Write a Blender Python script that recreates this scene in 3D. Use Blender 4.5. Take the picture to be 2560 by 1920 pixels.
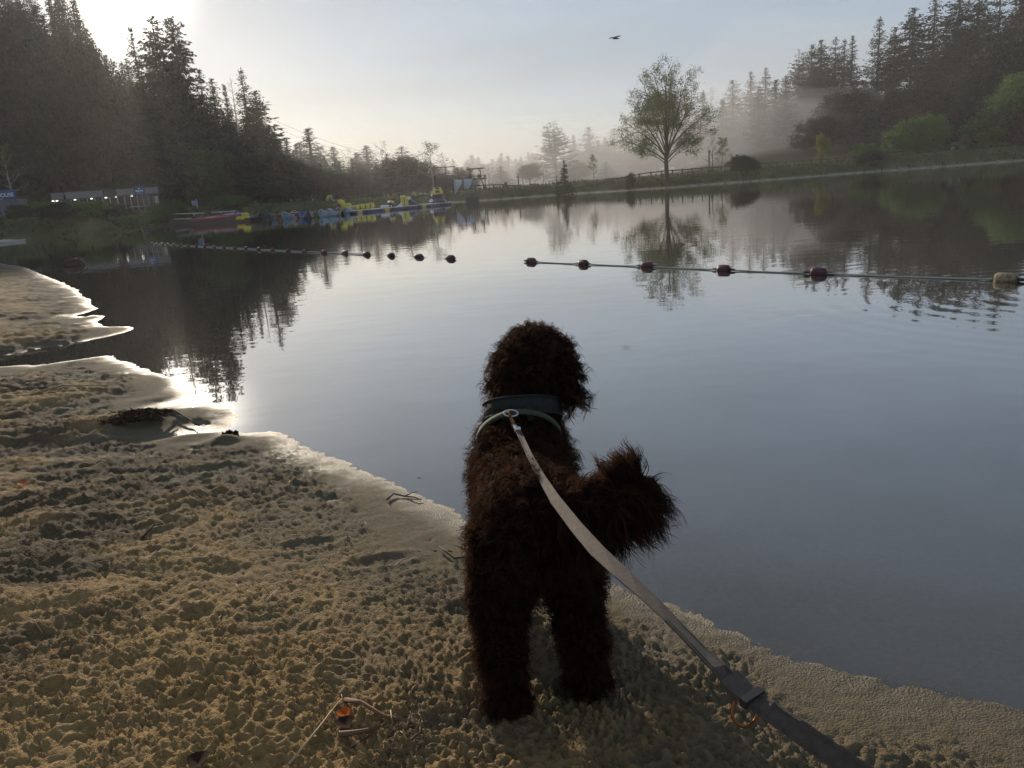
import bpy, bmesh, math, random
import numpy as np
from mathutils import Vector

# ------------------------------------------------------------------ camera, sky, sun, exposure
scene = bpy.context.scene
for o in list(bpy.data.objects):
    bpy.data.objects.remove(o)
C = scene.collection
F = 1920.0                      # focal length in photo pixels (photo is 2560 x 1920)
PITCH, ROLL, CAMH = math.radians(14.35), math.radians(4.2), 1.15
FW = np.array([0, math.cos(PITCH), -math.sin(PITCH)])
R0 = np.array([1.0, 0, 0]); U0 = np.array([0, math.sin(PITCH), math.cos(PITCH)])
RT = R0 * math.cos(ROLL) - U0 * math.sin(ROLL)
UP = U0 * math.cos(ROLL) + R0 * math.sin(ROLL)
CAM = np.array([0, 0, CAMH])
cd = bpy.data.cameras.new('camera'); cam = bpy.data.objects.new('camera', cd); C.objects.link(cam)
cd.sensor_width = 36; cd.lens = 36 * F / 2560; cd.clip_start = 0.02; cd.clip_end = 5000
from mathutils import Matrix
M = Matrix(((RT[0], UP[0], -FW[0], 0), (RT[1], UP[1], -FW[1], 0), (RT[2], UP[2], -FW[2], CAMH), (0, 0, 0, 1)))
cam.matrix_world = M
scene.camera = cam

SUN_AZ, SUN_EL = math.radians(-23.3), math.radians(13.6)
SUN_STRENGTH, SKY_STRENGTH, EXPOSURE, VEIL = 5.0, 0.029, 0.0, 0.295
world = bpy.data.worlds.new('World'); scene.world = world; world.use_nodes = True
wn = world.node_tree; wn.nodes.clear()
sky = wn.nodes.new('ShaderNodeTexSky'); sky.sky_type = 'NISHITA'; sky.sun_disc = False
sky.sun_elevation = SUN_EL; sky.sun_rotation = SUN_AZ
sky.air_density = 1.0; sky.dust_density = 0.4; sky.ozone_density = 1.5; sky.altitude = 50
bg = wn.nodes.new('ShaderNodeBackground'); bg.inputs[1].default_value = SKY_STRENGTH
wo = wn.nodes.new('ShaderNodeOutputWorld')
hs = wn.nodes.new('ShaderNodeHueSaturation'); hs.inputs['Saturation'].default_value = 0.85
wn.links.new(sky.outputs[0], hs.inputs['Color']); wn.links.new(hs.outputs[0], bg.inputs[0])
# thin high cloud veil, faintly streaked
tcw = wn.nodes.new('ShaderNodeTexCoord'); mpw = wn.nodes.new('ShaderNodeMapping'); mpw.inputs['Rotation'].default_value = (0.3, 0.5, 0.4); mpw.inputs['Scale'].default_value = (1.2, 3.2, 6.0)
nzw = wn.nodes.new('ShaderNodeTexNoise'); nzw.inputs['Scale'].default_value = 1.6; nzw.inputs['Detail'].default_value = 6; nzw.inputs['Roughness'].default_value = .6
wn.links.new(tcw.outputs['Generated'], mpw.inputs['Vector']); wn.links.new(mpw.outputs[0], nzw.inputs['Vector'])
mrw = wn.nodes.new('ShaderNodeMapRange'); mrw.inputs[1].default_value = .3; mrw.inputs[2].default_value = .75; mrw.inputs[3].default_value = VEIL * .85; mrw.inputs[4].default_value = VEIL * 1.25
wn.links.new(nzw.outputs['Fac'], mrw.inputs[0])
bg2 = wn.nodes.new('ShaderNodeBackground'); bg2.inputs[0].default_value = (.70, .89, 1.14, 1); wn.links.new(mrw.outputs[0], bg2.inputs[1])
add = wn.nodes.new('ShaderNodeAddShader'); wn.links.new(bg.outputs[0], add.inputs[0]); wn.links.new(bg2.outputs[0], add.inputs[1]); # bright aureole of the veiled sun
dt = wn.nodes.new('ShaderNodeVectorMath'); dt.operation = 'DOT_PRODUCT'; wn.links.new(tcw.outputs['Generated'], dt.inputs[0])
dt.inputs[1].default_value = (math.sin(SUN_AZ) * math.cos(SUN_EL), math.cos(SUN_AZ) * math.cos(SUN_EL), math.sin(SUN_EL))
prev = add
for pw, st, cl in ((1000, 3.8, (1, .92, .80)), (90, .07, (1, .86, .72))):
    cm_ = wn.nodes.new('ShaderNodeMath'); cm_.operation = 'MAXIMUM'; cm_.inputs[1].default_value = 0.0; wn.links.new(dt.outputs['Value'], cm_.inputs[0])
    pm_ = wn.nodes.new('ShaderNodeMath'); pm_.operation = 'POWER'; pm_.inputs[1].default_value = pw; wn.links.new(cm_.outputs[0], pm_.inputs[0])
    sm_ = wn.nodes.new('ShaderNodeMath'); sm_.operation = 'MULTIPLY'; sm_.inputs[1].default_value = st; wn.links.new(pm_.outputs[0], sm_.inputs[0])
    bl_ = wn.nodes.new('ShaderNodeBackground'); bl_.inputs[0].default_value = (*cl, 1); wn.links.new(sm_.outputs[0], bl_.inputs[1])
    ad_ = wn.nodes.new('ShaderNodeAddShader'); wn.links.new(prev.outputs[0], ad_.inputs[0]); wn.links.new(bl_.outputs[0], ad_.inputs[1]); prev = ad_
wn.links.new(prev.outputs[0], wo.inputs[0])
sl = bpy.data.lights.new('sun', 'SUN'); sl.energy = SUN_STRENGTH; sl.angle = math.radians(0.6); sl.color = (1.0, 0.86, 0.68)
so = bpy.data.objects.new('sun', sl); C.objects.link(so)
SD = Vector((math.sin(SUN_AZ) * math.cos(SUN_EL), math.cos(SUN_AZ) * math.cos(SUN_EL), math.sin(SUN_EL)))
so.rotation_euler = SD.to_track_quat('Z', 'Y').to_euler()
scene.view_settings.view_transform = 'Standard'; scene.view_settings.look = 'None'
scene.view_settings.exposure = EXPOSURE; scene.view_settings.gamma = 1.0
scene.view_settings.use_curve_mapping = False
scene.cycles.use_denoising = True
scene.cycles.max_bounces = 8; scene.cycles.transparent_max_bounces = 12
scene.cycles.volume_bounces = 0; scene.cycles.sample_clamp_indirect = 6
scene.render.resolution_x, scene.render.resolution_y = 1024, 768

rng = np.random.default_rng(7); random.seed(7)
def U(a, b): return random.uniform(a, b)

# ------------------------------------------------------------------ photo pixel -> place
def ray(x, y):
    return FW + (x - 1280) / F * RT - (y - 960) / F * UP
def P(x, y, z=0.0):                     # where the pixel's ray meets the level z
    d = ray(x, y); return CAM + d * ((z - CAMH) / d[2])
def PD(x, y, Y):                        # where it is Y metres ahead
    d = ray(x, y); return CAM + d * (Y / d[1])

# ------------------------------------------------------------------ noise
def _hash(ix, iy, s):
    h = (ix.astype(np.int64) * 374761393 + iy.astype(np.int64) * 668265263 + s * 974634777) & 0xffffffff
    h = ((h ^ (h >> 13)) * 1274126177) & 0xffffffff
    return (h ^ (h >> 16)) & 0xffffffff
def perlin(x, y, s=0):
    ix, iy = np.floor(x), np.floor(y); fx, fy = x - ix, y - iy
    u = fx * fx * fx * (fx * (fx * 6 - 15) + 10); v = fy * fy * fy * (fy * (fy * 6 - 15) + 10)
    def g(dx, dy):
        a = _hash(ix + dx, iy + dy, s) * (2 * np.pi / 4294967296.0)
        return np.cos(a) * (fx - dx) + np.sin(a) * (fy - dy)
    n0 = g(0, 0) * (1 - u) + g(1, 0) * u; n1 = g(0, 1) * (1 - u) + g(1, 1) * u
    return (n0 * (1 - v) + n1 * v) * 1.5
def fbm(x, y, s=0, o=4):
    r, a, t = 0, 1.0, 0
    for k in range(o):
        r = r + a * perlin(x * 2 ** k + 17.3 * k, y * 2 ** k - 9.1 * k, s + k); t += a; a *= 0.5
    return r / t
def sstep(a, b, x):
    t = np.clip((x - a) / (b - a), 0, 1); return t * t * (3 - 2 * t)

# ------------------------------------------------------------------ materials
MATS = {}
def mat(name, col, rough=0.6, var=0.0, scale=8.0, bump=0.0, bscale=60.0, metal=0.0, emit=None, trans=0.0, attr=None, rnd=0.0, spec=0.5, col2=None):
    m = bpy.data.materials.new(name); m.use_nodes = True; nt = m.node_tree; N, L = nt.nodes, nt.links
    b = N['Principled BSDF']; out = N['Material Output']
    b.inputs['Roughness'].default_value = rough; b.inputs['Metallic'].default_value = metal
    b.inputs['Specular IOR Level'].default_value = spec
    tc = N.new('ShaderNodeTexCoord')
    if attr:
        a = N.new('ShaderNodeAttribute'); a.attribute_name = attr; src = a.outputs['Color']
    else:
        c = N.new('ShaderNodeRGB'); c.outputs[0].default_value = (*col, 1); src = c.outputs[0]
    if col2 is not None or var > 0:
        nz = N.new('ShaderNodeTexNoise'); nz.inputs['Scale'].default_value = scale; nz.inputs['Detail'].default_value = 5
        L.new(tc.outputs['Object'], nz.inputs['Vector'])
        if col2 is not None:
            rp = N.new('ShaderNodeMapRange'); rp.inputs[1].default_value = 0.4; rp.inputs[2].default_value = 0.6
            L.new(nz.outputs['Fac'], rp.inputs[0])
            mx = N.new('ShaderNodeMix'); mx.data_type = 'RGBA'; L.new(rp.outputs[0], mx.inputs[0]); L.new(src, mx.inputs[6])
            mx.inputs[7].default_value = (*col2, 1); src = mx.outputs[2]
        if var > 0:
            mr = N.new('ShaderNodeMapRange'); mr.inputs[1].default_value = 0.25; mr.inputs[2].default_value = 0.75
            mr.inputs[3].default_value = 1 - var; mr.inputs[4].default_value = 1 + var
            L.new(nz.outputs['Fac'], mr.inputs[0])
            mm = N.new('ShaderNodeVectorMath'); mm.operation = 'SCALE'; L.new(src, mm.inputs[0]); L.new(mr.outputs[0], mm.inputs['Scale']); src = mm.outputs[0]
    if rnd > 0:
        oi = N.new('ShaderNodeObjectInfo'); mr = N.new('ShaderNodeMapRange'); mr.inputs[3].default_value = 1 - rnd; mr.inputs[4].default_value = 1 + rnd
        L.new(oi.outputs['Random'], mr.inputs[0])
        mm = N.new('ShaderNodeVectorMath'); mm.operation = 'SCALE'; L.new(src, mm.inputs[0]); L.new(mr.outputs[0], mm.inputs['Scale']); src = mm.outputs[0]
    L.new(src, b.inputs['Base Color'])
    if bump > 0:
        nb = N.new('ShaderNodeTexNoise'); nb.inputs['Scale'].default_value = bscale; nb.inputs['Detail'].default_value = 4
        L.new(tc.outputs['Object'], nb.inputs['Vector'])
        bp = N.new('ShaderNodeBump'); bp.inputs['Strength'].default_value = bump; bp.inputs['Distance'].default_value = 0.02
        L.new(nb.outputs['Fac'], bp.inputs['Height']); L.new(bp.outputs[0], b.inputs['Normal'])
    if emit:
        b.inputs['Emission Color'].default_value = (*emit[0], 1); b.inputs['Emission Strength'].default_value = emit[1]
    if trans > 0:
        t = N.new('ShaderNodeBsdfTranslucent'); L.new(src, t.inputs[0]); ms = N.new('ShaderNodeMixShader'); ms.inputs[0].default_value = trans
        L.new(b.outputs[0], ms.inputs[1]); L.new(t.outputs[0], ms.inputs[2]); L.new(ms.outputs[0], out.inputs['Surface'])
    MATS[name] = m
    return m

# ------------------------------------------------------------------ mesh helpers
class MB:
    def __init__(s): s.v = []; s.f = []
    def add(s, vs, fs):
        n = len(s.v); s.v.extend([tuple(map(float, q)) for q in vs]); s.f.extend([tuple(i + n for i in q) for q in fs])
    def box(s, c, d, bev=0.0, rz=0.0, taper=1.0):
        cx, cy, cz = c; hx, hy, hz = d[0] / 2, d[1] / 2, d[2] / 2
        b = min(bev, hx * .9, hy * .9, hz * .9)
        ca, sa = math.cos(rz), math.sin(rz)
        def ring(x, y, z, k):
            pts = [(-x + k, -y), (x - k, -y), (x, -y + k), (x, y - k), (x - k, y), (-x + k, y), (-x, y - k), (-x, -y + k)] if k > 0 else [(-x, -y), (x, -y), (x, y), (-x, y)]
            return [(cx + px * ca - py * sa, cy + px * sa + py * ca, cz + z) for px, py in pts]
        if b > 0:
            t = taper
            rs = [ring(hx - b, hy - b, -hz, b * .5), ring(hx, hy, -hz + b, b), ring(hx * t, hy * t, hz - b, b * t), ring((hx - b) * t, (hy - b) * t, hz, b * .5 * t)]; n = 8
        else:
            rs = [ring(hx, hy, -hz, 0), ring(hx * taper, hy * taper, hz, 0)]; n = 4
        vs = [p for r in rs for p in r]; fs = [tuple(range(n))[::-1], tuple(range(len(vs) - n, len(vs)))]
        for k in range(len(rs) - 1):
            for i in range(n):
                j = (i + 1) % n; fs.append((k * n + i, k * n + j, (k + 1) * n + j, (k + 1) * n + i))
        s.add(vs, fs)
    def tube(s, pts, rad, n=6, cap=True, flat=1.0):
        pts = [Vector(p) for p in pts]; m = len(pts)
        if not hasattr(rad, '__len__'): rad = [rad] * m
        vs, fs = [], []; ref = None
        for i, p in enumerate(pts):
            t = (pts[min(i + 1, m - 1)] - pts[max(i - 1, 0)]).normalized()
            if ref is None: ref = Vector((0, 0, 1)) if abs(t.z) < .9 else Vector((1, 0, 0))
            a = t.cross(ref).normalized(); b = a.cross(t).normalized(); ref = b
            for k in range(n):
                w = 2 * math.pi * k / n; q = p + a * (math.cos(w) * rad[i]) + b * (math.sin(w) * rad[i] * flat); vs.append(q)
        for i in range(m - 1):
            for k in range(n):
                j = (k + 1) % n; fs.append((i * n + k, i * n + j, (i + 1) * n + j, (i + 1) * n + k))
        if cap: fs.append(tuple(range(n))[::-1]); fs.append(tuple(range((m - 1) * n, m * n)))
        s.add(vs, fs)
    def bar(s, a, b, w, h=None, bev=0.0):
        s.tube([a, b], w / 2 * 1.3 if h is None else w / 2, 4 if h is None else 6)
    def lathe(s, prof, n=12, c=(0, 0, 0), axis='z'):
        vs, fs = [], []
        for r, z in prof:
            for k in range(n):
                w = 2 * math.pi * k / n; x, y = r * math.cos(w), r * math.sin(w)
                q = (x, y, z) if axis == 'z' else (z, x, y)
                vs.append((q[0] + c[0], q[1] + c[1], q[2] + c[2]))
        for i in range(len(prof) - 1):
            for k in range(n):
                j = (k + 1) % n; fs.append((i * n + k, i * n + j, (i + 1) * n + j, (i + 1) * n + k))
        fs.append(tuple(range(n))[::-1]); fs.append(tuple(range((len(prof) - 1) * n, len(prof) * n)))
        s.add(vs, fs)
    def mesh(s, name, smooth=False):
        me = bpy.data.meshes.new(name); me.from_pydata(s.v, [], s.f); me.update()
        if smooth: me.polygons.foreach_set('use_smooth', [True] * len(me.polygons))
        return me
def link(name, me, m=None, parent=None):
    o = bpy.data.objects.new(name, me); C.objects.link(o)
    if m is not None and me is not None and not me.materials: me.materials.append(m)
    if parent is not None: o.parent = parent
    return o
def obj(name, mb, m, parent=None, smooth=False):
    return link(name, mb.mesh(name, smooth), m, parent)
def npmesh(name, v, f, smooth=True):
    me = bpy.data.meshes.new(name); v = np.ascontiguousarray(v, np.float32); f = np.ascontiguousarray(f, np.int32)
    me.vertices.add(len(v)); me.vertices.foreach_set('co', v.ravel())
    k = f.shape[1]; me.loops.add(f.size); me.loops.foreach_set('vertex_index', f.ravel())
    me.polygons.add(len(f)); me.polygons.foreach_set('loop_start', np.arange(0, f.size, k, dtype=np.int32))
    me.polygons.foreach_set('loop_total', np.full(len(f), k, np.int32))
    me.update(calc_edges=True)
    if smooth: me.polygons.foreach_set('use_smooth', np.ones(len(f), bool))
    return me
def setcol(me, col, name='Col'):
    a = me.color_attributes.new(name, 'FLOAT_COLOR', 'POINT'); c = np.ones((len(col), 4), np.float32); c[:, :3] = col
    a.data.foreach_set('color', c.ravel())
def tag(o, label=None, cat=None, group=None, kind=None):
    if label: o['label'] = label
    if cat: o['category'] = cat
    if group: o['group'] = group
    if kind: o['kind'] = kind
    return o
def empty(name, loc, rz=0.0, label=None, cat=None, group=None):
    o = bpy.data.objects.new(name, None); C.objects.link(o); o.location = Vector([float(q) for q in loc]); o.rotation_euler = (0, 0, rz)
    o.empty_display_size = 0.1
    return tag(o, label, cat, group)

# ------------------------------------------------------------------ lake outline and terrain
near_px = [(0, 658), (60, 668), (110, 688), (150, 704), (185, 720), (200, 733), (228, 752), (233, 762), (250, 769),
           (238, 775), (205, 785), (190, 791), (216, 792), (232, 787), (262, 791), (242, 803), (256, 812), (258, 820), (280, 834), (281, 844), (290, 857),
           (280, 868), (250, 880), (200, 889), (135, 898), (70, 905), (100, 910), (180, 899), (260, 887), (290, 888), (298, 898), (330, 910), (370, 932), (420, 950), (455, 968), (472, 985),
           (430, 998), (385, 1008), (420, 1012), (480, 1008), (530, 1012), (570, 1022), (590, 1038), (594, 1052), (575, 1070), (520, 1078), (470, 1080), (520, 1085), (580, 1080),
           (640, 1080), (700, 1084), (740, 1095), (800, 1122), (850, 1148), (900, 1178), (1000, 1224), (1100, 1270), (1180, 1308), (1300, 1355), (1400, 1396), (1500, 1439), (1600, 1487), (1692, 1530), (1760, 1560),
           (1835, 1587), (1920, 1624), (2003, 1654), (2137, 1688), (2250, 1708), (2362, 1726), (2460, 1750), (2560, 1779)]
near = [tuple(P(x, y)[:2]) for x, y in near_px]
LAKE = [(-60, 38), (-34, 32), (-22, 29.5)] + near + [(1.6, 1.0), (3, 0.2), (8, -2), (30, -8), (75, 0), (95, 50), (88, 96)] + \
       [tuple(P(x, y)[:2]) for x, y in ((2560, 401), (2340, 418), (2123, 434), (1900, 452), (1665, 470), (1400, 487), (1230, 500))] + \
       [(-5.5, 84.5), (-10, 83), (-15, 79), (-21, 75.5), (-28, 73), (-30, 67), (-27.5, 60), (-26.5, 58.0), (-29, 56.2), (-33, 55.2), (-40, 56), (-55, 50)]
LK = np.array(LAKE)
def sdf(x, y, poly=LK, chunk=40000):
    x = np.asarray(x, float).ravel(); y = np.asarray(y, float).ravel(); out = np.empty(len(x))
    a = poly; b = np.roll(poly, -1, 0); e = b - a; l2 = (e ** 2).sum(1)
    for s in range(0, len(x), chunk):
        px, py = x[s:s + chunk, None], y[s:s + chunk, None]
        wx, wy = px - a[:, 0], py - a[:, 1]
        t = np.clip((wx * e[:, 0] + wy * e[:, 1]) / l2, 0, 1)
        d = np.sqrt(((wx - e[:, 0] * t) ** 2 + (wy - e[:, 1] * t) ** 2).min(1))
        c = ((a[:, 1] <= py) != (b[:, 1] <= py)) & (px < a[:, 0] + (py - a[:, 1]) * e[:, 0] / np.where(e[:, 1] == 0, 1e-9, e[:, 1]))
        ins = c.sum(1) % 2 == 1
        out[s:s + chunk] = np.where(ins, -d, d)
    return out
def zt(x, y, d=None, full=False):
    x = np.asarray(x, float).ravel(); y = np.asarray(y, float).ravel()
    if d is None: d = sdf(x, y)
    az = np.degrees(np.arctan2(x, np.maximum(y, 1e-3)))
    beach = (y < 34) & (np.abs(x) < 60) | (y <= 0.5)
    bw = np.where(beach, 1.0, 0.0)
    dp = np.maximum(d, 0)
    zb = np.where(dp < 3, 0.07 * dp, 0.21 + 0.02 * np.minimum(dp - 3, 20))
    top = 1.15 + 0.35 * sstep(-10, -22, az) + 0.5 * sstep(22, 32, az)
    zl = top * sstep(0, 1, dp / 4.2) * 0.85 + 0.15 * top * np.clip(dp / 2.0, 0, 1)
    hl = sstep(-16.5, -24, az) * np.clip(dp - 14, 0, 75) * 0.30
    hr = sstep(10.5, 24, az) * np.clip(dp - 16, 0, 80) * 0.17
    hf = sstep(60, 300, dp) * 2
    zl = zl + hl + hr + hf + fbm(x * .25, y * .25, 3) * 0.12 * np.clip(dp, 0, 1) + fbm(x * .03, y * .03, 5) * 1.0 * sstep(20, 70, dp)
    zin = -np.where(-d < 6, 0.085 * -d, 0.51 + 0.12 * (-d - 6)); zin = np.maximum(zin, -2.5)
    zin_far = np.maximum(0.5 * d, -2.5)
    z = np.where(d > 0, bw * zb + (1 - bw) * zl, np.where(beach | (y < 34), zin, np.minimum(zin_far, -0.02)))
    return (z, d, beach) if full else z
def zg(x, y): return float(zt([x], [y])[0])

mat('ground_mix', (1, 1, 1), 0.95, var=0.35, scale=1.2, bump=0.6, bscale=9, attr='Col', spec=0.15)
az = np.concatenate([np.radians(np.arange(-180, -44, 2.0)), np.radians(np.arange(-44, 44, 0.25)), np.radians(np.arange(44, 180, 2.0))])
rr = np.concatenate([np.geomspace(0.25, 44, 60), np.arange(44.5, 110, 0.5), np.geomspace(111, 500, 45)])
A, Rr = np.meshgrid(az, rr); gx, gy = (Rr * np.sin(A)).ravel(), (Rr * np.cos(A)).ravel()
gz, gd, gb = zt(gx, gy, full=True)
_a = np.degrees(np.arctan2(gx, gy)); _r = np.hypot(gx, gy)
gz = np.where((gd > -2.4) & (gd < 40) & (_r < 39.5) & (_r > .45) & (_a > -45.5) & (_a < 59.5), gz - 0.06, gz)
na, nr = len(az), len(rr)
idx = np.arange(nr * na).reshape(nr, na)
i0, i1 = idx[:-1], idx[1:]
fq = np.stack([i0.ravel(), i1.ravel(), np.roll(i1, -1, 1).ravel(), np.roll(i0, -1, 1).ravel()], 1)[:, ::-1]
gm = npmesh('ground', np.stack([gx, gy, gz], 1), fq)
grass = np.array([.045, .052, .015]); mud = np.array([.020, .017, .011]); sand = np.array([.30, .225, .12]); shore_sheen = np.array([.30, .27, .21]); forest = np.array([.035, .028, .016]); straw = np.array([.085, .066, .034])
n1 = fbm(gx * .35, gy * .35, 11)[:, None]; n2 = fbm(gx * 1.1, gy * 1.1, 12)[:, None]
gcol = grass * (1 + 0.5 * n2) + straw * np.clip(n1 * 1.2 + .15, 0, 1)
w = sstep(16, 26, gd)[:, None]; gcol = gcol * (1 - w) + forest * w
w = (sstep(0.16, 0.05, gz) * (gd > -0.4) * sstep(-9, -3, np.degrees(np.arctan2(gx, np.maximum(gy, 1)))))[:, None]; gcol = gcol * (1 - w) + shore_sheen * w  # sheen at the dam waterline, painted into the ground colour as a pale strip
w = gb[:, None] * 1.0; gcol = gcol * (1 - w) + sand * w
WT = np.array([.24, .18, .105])
def bed(col, z, d):                                   # sand turns wet at the edge and silty with depth
    w = sstep(0.02, 0.0, z)[:, None]; col = col * (1 - w) + WT * w
    w = sstep(-0.05, -0.22, z)[:, None]; return col * (1 - w) + mud * w
gcol = np.where((gb | (gy < 34))[:, None], bed(gcol, np.where(gd < .9, gd * .085, .5), gd), gcol)
w = sstep(-0.15, -0.42, gz)[:, None]; gcol = gcol * (1 - w) + mud * w
w = ((gd < 0) & ~gb)[:, None] * (gz < -.15)[:, None]; gcol = np.where(w, mud, gcol)
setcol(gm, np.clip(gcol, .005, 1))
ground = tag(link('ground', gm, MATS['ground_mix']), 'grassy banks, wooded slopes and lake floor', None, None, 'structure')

# ------------------------------------------------------------------ beach sand: trampled relief
az = np.radians(np.arange(-46.0, 60.0, 0.19)); rr = np.geomspace(0.4, 40, 1020)
A, Rr = np.meshgrid(az, rr); bx, by = (Rr * np.sin(A)).ravel(), (Rr * np.cos(A)).ravel()
bd0 = sdf(bx, by)
jit = fbm(bx * 5, by * 5, 21, 3) * 0.035 + fbm(bx * 1.3, by * 1.3, 22, 2) * 0.05
bd = bd0 + jit * sstep(0.3, 3, np.hypot(bx, by)) * np.where(bd0 > -.6, 1, 0)
bz = zt(bx, by, bd)
# warp so that the lumps are not on a lattice
wx = bx + fbm(bx * 3, by * 3, 31, 2) * 0.10; wy = by + fbm(bx * 3, by * 3, 32, 2) * 0.10
left = sstep(-0.6, -1.6, bx)                       # the rough, wetter spits
rough = sstep(0.10, 0.36, bd + fbm(bx * 1.4, by * 1.4, 23, 3) * 0.30 + fbm(bx * 6, by * 6, 29, 2) * .08)
big = fbm(wx * 5.5, wy * 5.5, 24, 3)
bil = 2.6 * np.abs(perlin(wx * 17, wy * 21, 25)) - .8
bil2 = 2.6 * np.abs(perlin(wx * 41, wy * 45, 26)) - .8
fine = perlin(wx * 105, wy * 110, 27)
pits = sstep(0.32, 0.6, perlin(wx * 7.5, wy * 9, 28))
amp = rough * (0.75 + 0.5 * fbm(bx * 1.1, by * 1.1, 33, 2))
bz = bz + amp * 1.45 * (0.009 * big + 0.0026 * bil + 0.0060 * bil2 + 0.0056 * fine + .0058 * perlin(wx * 66, wy * 72, 51) - 0.006 * pits) + amp * left * (0.040 * fbm(wx * 2.6, wy * 4.5, 34, 3) + .030 * (np.abs(fbm(wx * 6, wy * 8, 38, 3)) - .2))
bz = bz + 0.0008 * perlin(wx * 60, wy * 60, 35) * (bd > -.5) + (1 - rough) * (bd > 0) * 0.0022 * perlin(wx * 14, wy * 26, 36)
# scour hollow with its dark bank between the spits, and small weed mounds
def bump_at(px, py, sx, sy, h, z=.05):
    global bz
    q = P(px, py, z); u = ray(px, py)[:2]; u = u / np.hypot(*u); dx, dy = bx - q[0], by - q[1]
    al, ac = dx * u[0] + dy * u[1], dx * u[1] - dy * u[0]
    bz = bz + h * np.exp(-(al / sy) ** 2 - (ac / sx) ** 2) * (bd > -.3)
for a_ in ((130, 865, .9, .35, -.07), (110, 838, .9, .30, .05), (250, 960, .30, .25, .035), (330, 1045, .22, .14, .05), (200, 1065, .25, .16, .03), (560, 1085, .07, .05, .035),
           (470, 1075, .15, .06, .018), (380, 985, .14, .08, .02), (100, 1010, .2, .14, .02), (60, 1080, .3, .15, .03), (30, 1230, .12, .06, -.02), (1130, 1800, .10, .05, -.012), (940, 1790, .08, .05, .012)):
    bump_at(*a_)
# old foot and paw prints
_r = np.random.default_rng(88)
for i in range(60):
    r0_, a0_ = _r.uniform(1.0, 5.5), math.radians(_r.uniform(-38, 8)); cx_, cy_ = r0_ * math.sin(a0_), r0_ * math.cos(a0_); th_ = _r.uniform(0, 3.14)
    k_ = np.where((np.abs(bx - cx_) < .25) & (np.abs(by - cy_) < .25) & (bd > .25))[0]
    if len(k_) == 0: continue
    u_ = (bx[k_] - cx_) * math.cos(th_) + (by[k_] - cy_) * math.sin(th_); v_ = (by[k_] - cy_) * math.cos(th_) - (bx[k_] - cx_) * math.sin(th_)
    e_ = np.sqrt((u_ / (.10 if i % 2 else .04)) ** 2 + (v_ / .042) ** 2); dp_ = _r.uniform(.005, .011)
    bz[k_] += -dp_ * sstep(1.15, .55, e_) + dp_ * .45 * np.exp(-((e_ - 1.35) / .25) ** 2)
keep = (bd0 > -2.6)
na, nr = len(az), len(rr); idx = np.arange(nr * na).reshape(nr, na); i0, i1 = idx[:-1], idx[1:]
fq = np.stack([i0[:, :-1].ravel(), i1[:, :-1].ravel(), i1[:, 1:].ravel(), i0[:, 1:].ravel()], 1)[:, ::-1]
fq = fq[keep[fq].all(1)]
used = np.unique(fq); remap = np.zeros(len(bx), int); remap[used] = np.arange(len(used))
bm_ = npmesh('beach_sand', np.stack([bx, by, bz], 1)[used], remap[fq])
wet = sstep(0.014, 0.001, bz + 0.006 * fbm(bx * 4, by * 4, 37)) * np.where(bd > -2, 1, 1)
damp = np.clip(sstep(0.075, 0.02, bz + .02 * fbm(bx * 3, by * 3, 39, 3)) * .9 + left * .25, 0, 1)
dry = np.array([.30, .190, .076]); dmp = np.array([.125, .100, .062]); wt = np.array([.125, .10, .062])
n3 = fbm(bx * 2.2, by * 2.2, 41, 3)
cc = dry * (1 + .22 * n3[:, None] + .15 * fine[:, None]); cc = cc * (1 - damp[:, None]) + dmp * damp[:, None]; stain = (left * sstep(-.12, .18, fbm(bx * 1.5, by * 2.6, 61, 4)) * .85 * sstep(.1, .4, bd))[:, None]; cc = cc * (1 - stain) + np.array([.075, .055, .032]) * stain; cc = cc * (1 - wet[:, None]) + wt * wet[:, None]
cc = np.where((bd0 < 0)[:, None], bed(cc, bd0 * .085, bd0), cc); setcol(bm_, np.clip(cc, .01, 1)[used]); a = bm_.attributes.new('wet', 'FLOAT', 'POINT'); a.data.foreach_set('value', wet[used].astype(np.float32))
m = mat('sand', (1, 1, 1), 0.9, var=0.22, scale=60, bump=0.55, bscale=190, attr='Col', spec=0.3)
nt = m.node_tree; at = nt.nodes.new('ShaderNodeAttribute'); at.attribute_name = 'wet'
mr = nt.nodes.new('ShaderNodeMapRange'); mr.inputs[3].default_value = 0.95; mr.inputs[4].default_value = 0.52
nt.links.new(at.outputs['Fac'], mr.inputs[0]); nt.links.new(mr.outputs[0], nt.nodes['Principled BSDF'].inputs['Roughness'])
beach = tag(link('beach', bm_, m), 'trampled yellow-brown sandy beach with damp edge', None, None, 'structure')
BZ = bz.reshape(nr, na); BAZ, BR = az, rr
def zs(x, y):                                       # sand height, at the mesh
    r, a_ = math.hypot(x, y), math.atan2(x, y)
    i = int(np.clip(np.searchsorted(BR, r), 1, nr - 1)); j = int(np.clip((a_ - BAZ[0]) / (BAZ[1] - BAZ[0]), 0, na - 2))
    return float(BZ[i - 1:i + 1, j:j + 2].mean())
def PS(px, py):                                     # pixel -> point on the sand
    z = 0.05
    for _ in range(4):
        q = P(px, py, z); z = zs(q[0], q[1])
    return np.array([q[0], q[1], z])

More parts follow.
